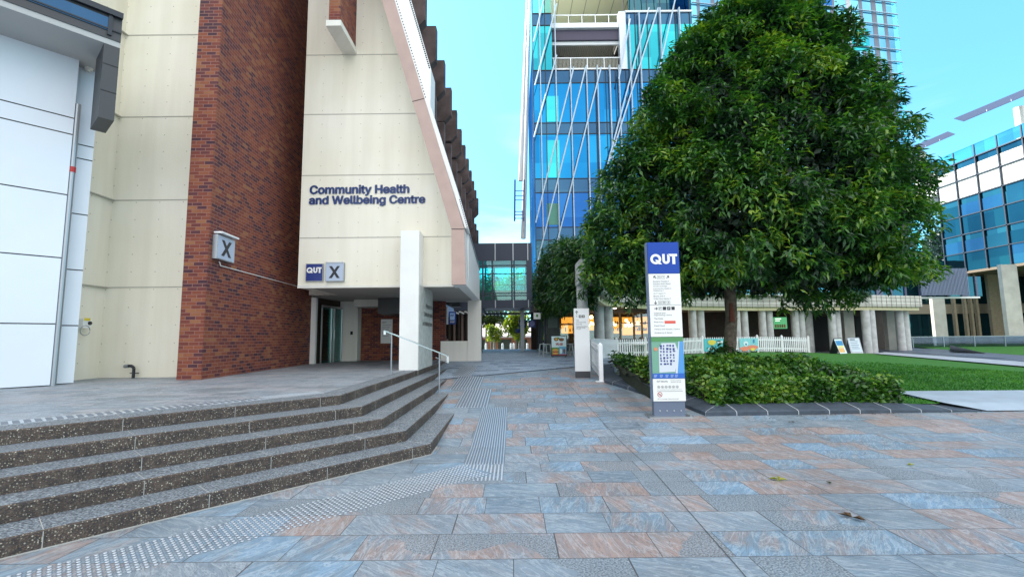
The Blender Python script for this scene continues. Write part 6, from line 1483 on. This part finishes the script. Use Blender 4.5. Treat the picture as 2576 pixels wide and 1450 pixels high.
# hanging lit signs down the corridor
bs = mat('sign_royal', (.015, .05, .28), .4)
for i, (u0_, u1_, v0_, v1_, Y, lab) in enumerate(((1305, 1322, 804, 823, 33, 'blue box sign with pale round face, left one of two above the corridor end'), (1329, 1346, 804, 823, 31, 'blue box sign with pale round face, nearest the shopfront'), (1296, 1307, 826, 836, 35, 'smaller plain blue box sign below the two round faced ones'))):
    a, c = PY(u0_, v1_, Y), PY(u1_, v0_, Y); tt = thing('hanging_sign', lab, 'hanging sign', (a.x, Y, a.z)); box('sign_box', (a.x, Y, a.z), (c.x, Y + .15, c.z), bs, tt)
    if i < 2: MB().tube(((a.x + c.x) / 2, Y - .001, (a.z + c.z) / 2), ((a.x + c.x) / 2, Y - .02, (a.z + c.z) / 2), (c.z - a.z) * .38, 18).build('round_face', mat('face_lilac', (.25, .28, .62), .4), tt)
    MB().tube((c.x, Y + .07, a.z - .1), (c.x, Y + .07, c.z + .9), .03, 6).build('bracket', frm, tt)
a, c = PY(1342, 802, 24.4), PY(1359, 786, 24.4); tt = thing('hanging_sign', 'small white square sign with green leaf mark under the climbing plant', 'hanging sign', (a.x, 24.4, a.z)); box('sign_box', (a.x, 24.4, a.z), (c.x, 24.48, c.z), signwhite, tt)
MB().prism([(a.x + .12, 24.399, a.z + .12), (a.x + .22, 24.399, a.z + .1), (a.x + .24, 24.399, a.z + .24), (a.x + .14, 24.399, a.z + .26)], (0, -.004, 0)).build('leaf_mark', grn, tt); MB().tube(((a.x + c.x) / 2, 24.44, c.z), ((a.x + c.x) / 2, 24.44, c.z + .3), .01, 5).build('bracket', ink, tt)
tt = thing('corridor_column', 'slender grey steel column with bracket at the shopfront corner', 'column', (1.0, 31, .75)); x = PY(1314, 850, 31.5).x; MB().box((x - .12, 31.5, .75), (x + .12, 31.74, 3.6)).build('shaft', galv, tt); MB().tube((x + .1, 31.6, 2.6), (1.85, 31.6, 3.5), .05, 6).build('bracket', frm, tt)
# reception block behind the opening right of the blade wall
tt = thing('reception_pavilion', 'small pavilion with blue framed window and green counter seen past the blade wall', 'pavilion', (-2.9, 21.5, .75))
YQ = 20.9
def q_(nm, u0_, v0_, u1_, v1_, Y, m_, dp=.1, par=None): a, c = PY(u0_, v1_, Y), PY(u1_, v0_, Y); return box(nm, (a.x, Y, a.z), (c.x, Y + dp, c.z), m_, par or tt)
q_('blue_fascia', 1087, 765, 1120, 789, YQ, mat('pale_blue_panel', (.30, .45, .70), .4), 3)
q_('window', 1088, 790, 1120, 845, YQ, mat('purple_glass', (.05, .025, .045), .15), .1)
q_('window_frame', 1118, 789, 1121, 848, YQ - .03, signgrey, .12); q_('sill', 1087, 845, 1122, 850, YQ - .06, frm, .2)
q_('green_panel', 1091, 856, 1113, 890, YQ, mat('green_panel', (.05, .22, .13), .4), .1); q_('counter', 1114, 852, 1124, 905, YQ, mat('counter_brown', (.22, .14, .12), .6), .4); q_('plinth_wall', 1086, 891, 1113, 908, YQ, mat('brown_low_wall', (.12, .07, .05), .7), .1)
q_('white_fin', 1119, 770, 1125, 815, YQ - .1, signwhite, .3)
a, c = PY(1129, 815, 22), PY(1146, 783, 22); s1g = thing('sport_sign', 'blue hanging sign reading QUT Sport seen through the wall opening', 'hanging sign', (a.x, 22, a.z)); box('sign_box', (a.x, 22, a.z), (c.x, 22.12, c.z), bs, s1g)
box('white_face', (a.x + .05, 21.985, a.z + .2), (c.x - .05, 21.999, c.z - .07), mat('sign_sky', (.4, .6, .85), .4), s1g); text('QUT', frame2((a.x + .07, 21.983, c.z - .22), (1, 0, 0)), .18, .1, navy, s1g, bold=.04); text('SPORT', frame2((a.x + .05, 21.998, a.z + .07), (1, 0, 0)), .22, .08, signwhite, s1g, bold=.03)
sh_ = thing('dark_walkway', 'dark roofed walkway with brown posts behind the low cream wall', 'walkway', (-2.2, 26, .75)); sp_ = MB()
for i, u in enumerate((1128, 1140, 1152, 1160, 1172)): a, c = PY(u, 850, 27), PY(u + 5, 780, 27); MB().box((a.x, 27, .75), (c.x, 27.2, 3.2)).build('post', mat('walk_post', (.20, .13, .10), .5) if i % 2 else brownint, sh_)
MB().box((-4.3, 26.5, 3.2), (-1.75, 31, 3.4)).build('roof', frm, sh_); MB().box((-4.3, 30.5, .75), (-1.95, 30.7, 3.2)).build('rear_wall', brownint, sh_)
for i in range(8): MB().box((-4.0 + i * .3, 24.5, 3.0), (-3.9 + i * .3, 26.4, 3.06)).build('slat', creamp, sh_)
# fallen leaves
for i, (u, v, s_, lab, m_) in enumerate(((1958, 1207, .10, 'curled yellow green fallen leaf on the paving, nearest the middle', leafY), (2086, 1216, .05, 'small dark fallen leaf on the palest blue paving slab', leafD), (2293, 1170, .06, 'small yellow green fallen leaf farthest right on the paving', leafY), (2143, 1303, .11, 'brown dead leaf lying on the pinkish brown slab', mat('dead_leaf', (.09, .05, .02), .8)), (1990, 1062, .06, 'tiny brown fallen leaf close to the kerb front', MATS['dead_leaf']))):
    p = PG(u, v); n_ = 5; P = np.tile([p.x, p.y, p.z + .012], (n_, 1)); a_ = rng.uniform(0, 6.28, n_); D = np.stack([np.cos(a_), np.sin(a_) * .6, np.full(n_, .12)], 1)
    o = leaves(P, D, np.tile([0, 0, 1.0], (n_, 1)), np.full(n_, s_), np.full(n_, s_ * .22), 'fallen_leaf', m_, origin=(p.x, p.y, p.z), fold=.6); tag(o, lab, 'leaf')

# leaf litter gathered against the kerb
n_ = 90; xs_ = rng.uniform(3.7, 9.0, n_); ys_ = kr.y - rng.gamma(1.2, .10, n_) + .02; P = np.stack([xs_, ys_, np.array([g(a, c) for a, c in zip(xs_, ys_)]) + .008], 1)
a_ = rng.uniform(0, 6.28, n_); o = leaves(P, np.stack([np.cos(a_), np.sin(a_), rng.uniform(0, .3, n_)], 1), np.tile([0, 0, 1.0], (n_, 1)), rng.uniform(.02, .055, n_), rng.uniform(.006, .014, n_), 'leaf_litter', MATS['dead_leaf'], fold=.5)
tag(o, 'scattered tiny brown leaf litter gathered along the foot of the kerb', 'leaf litter', kind='stuff')
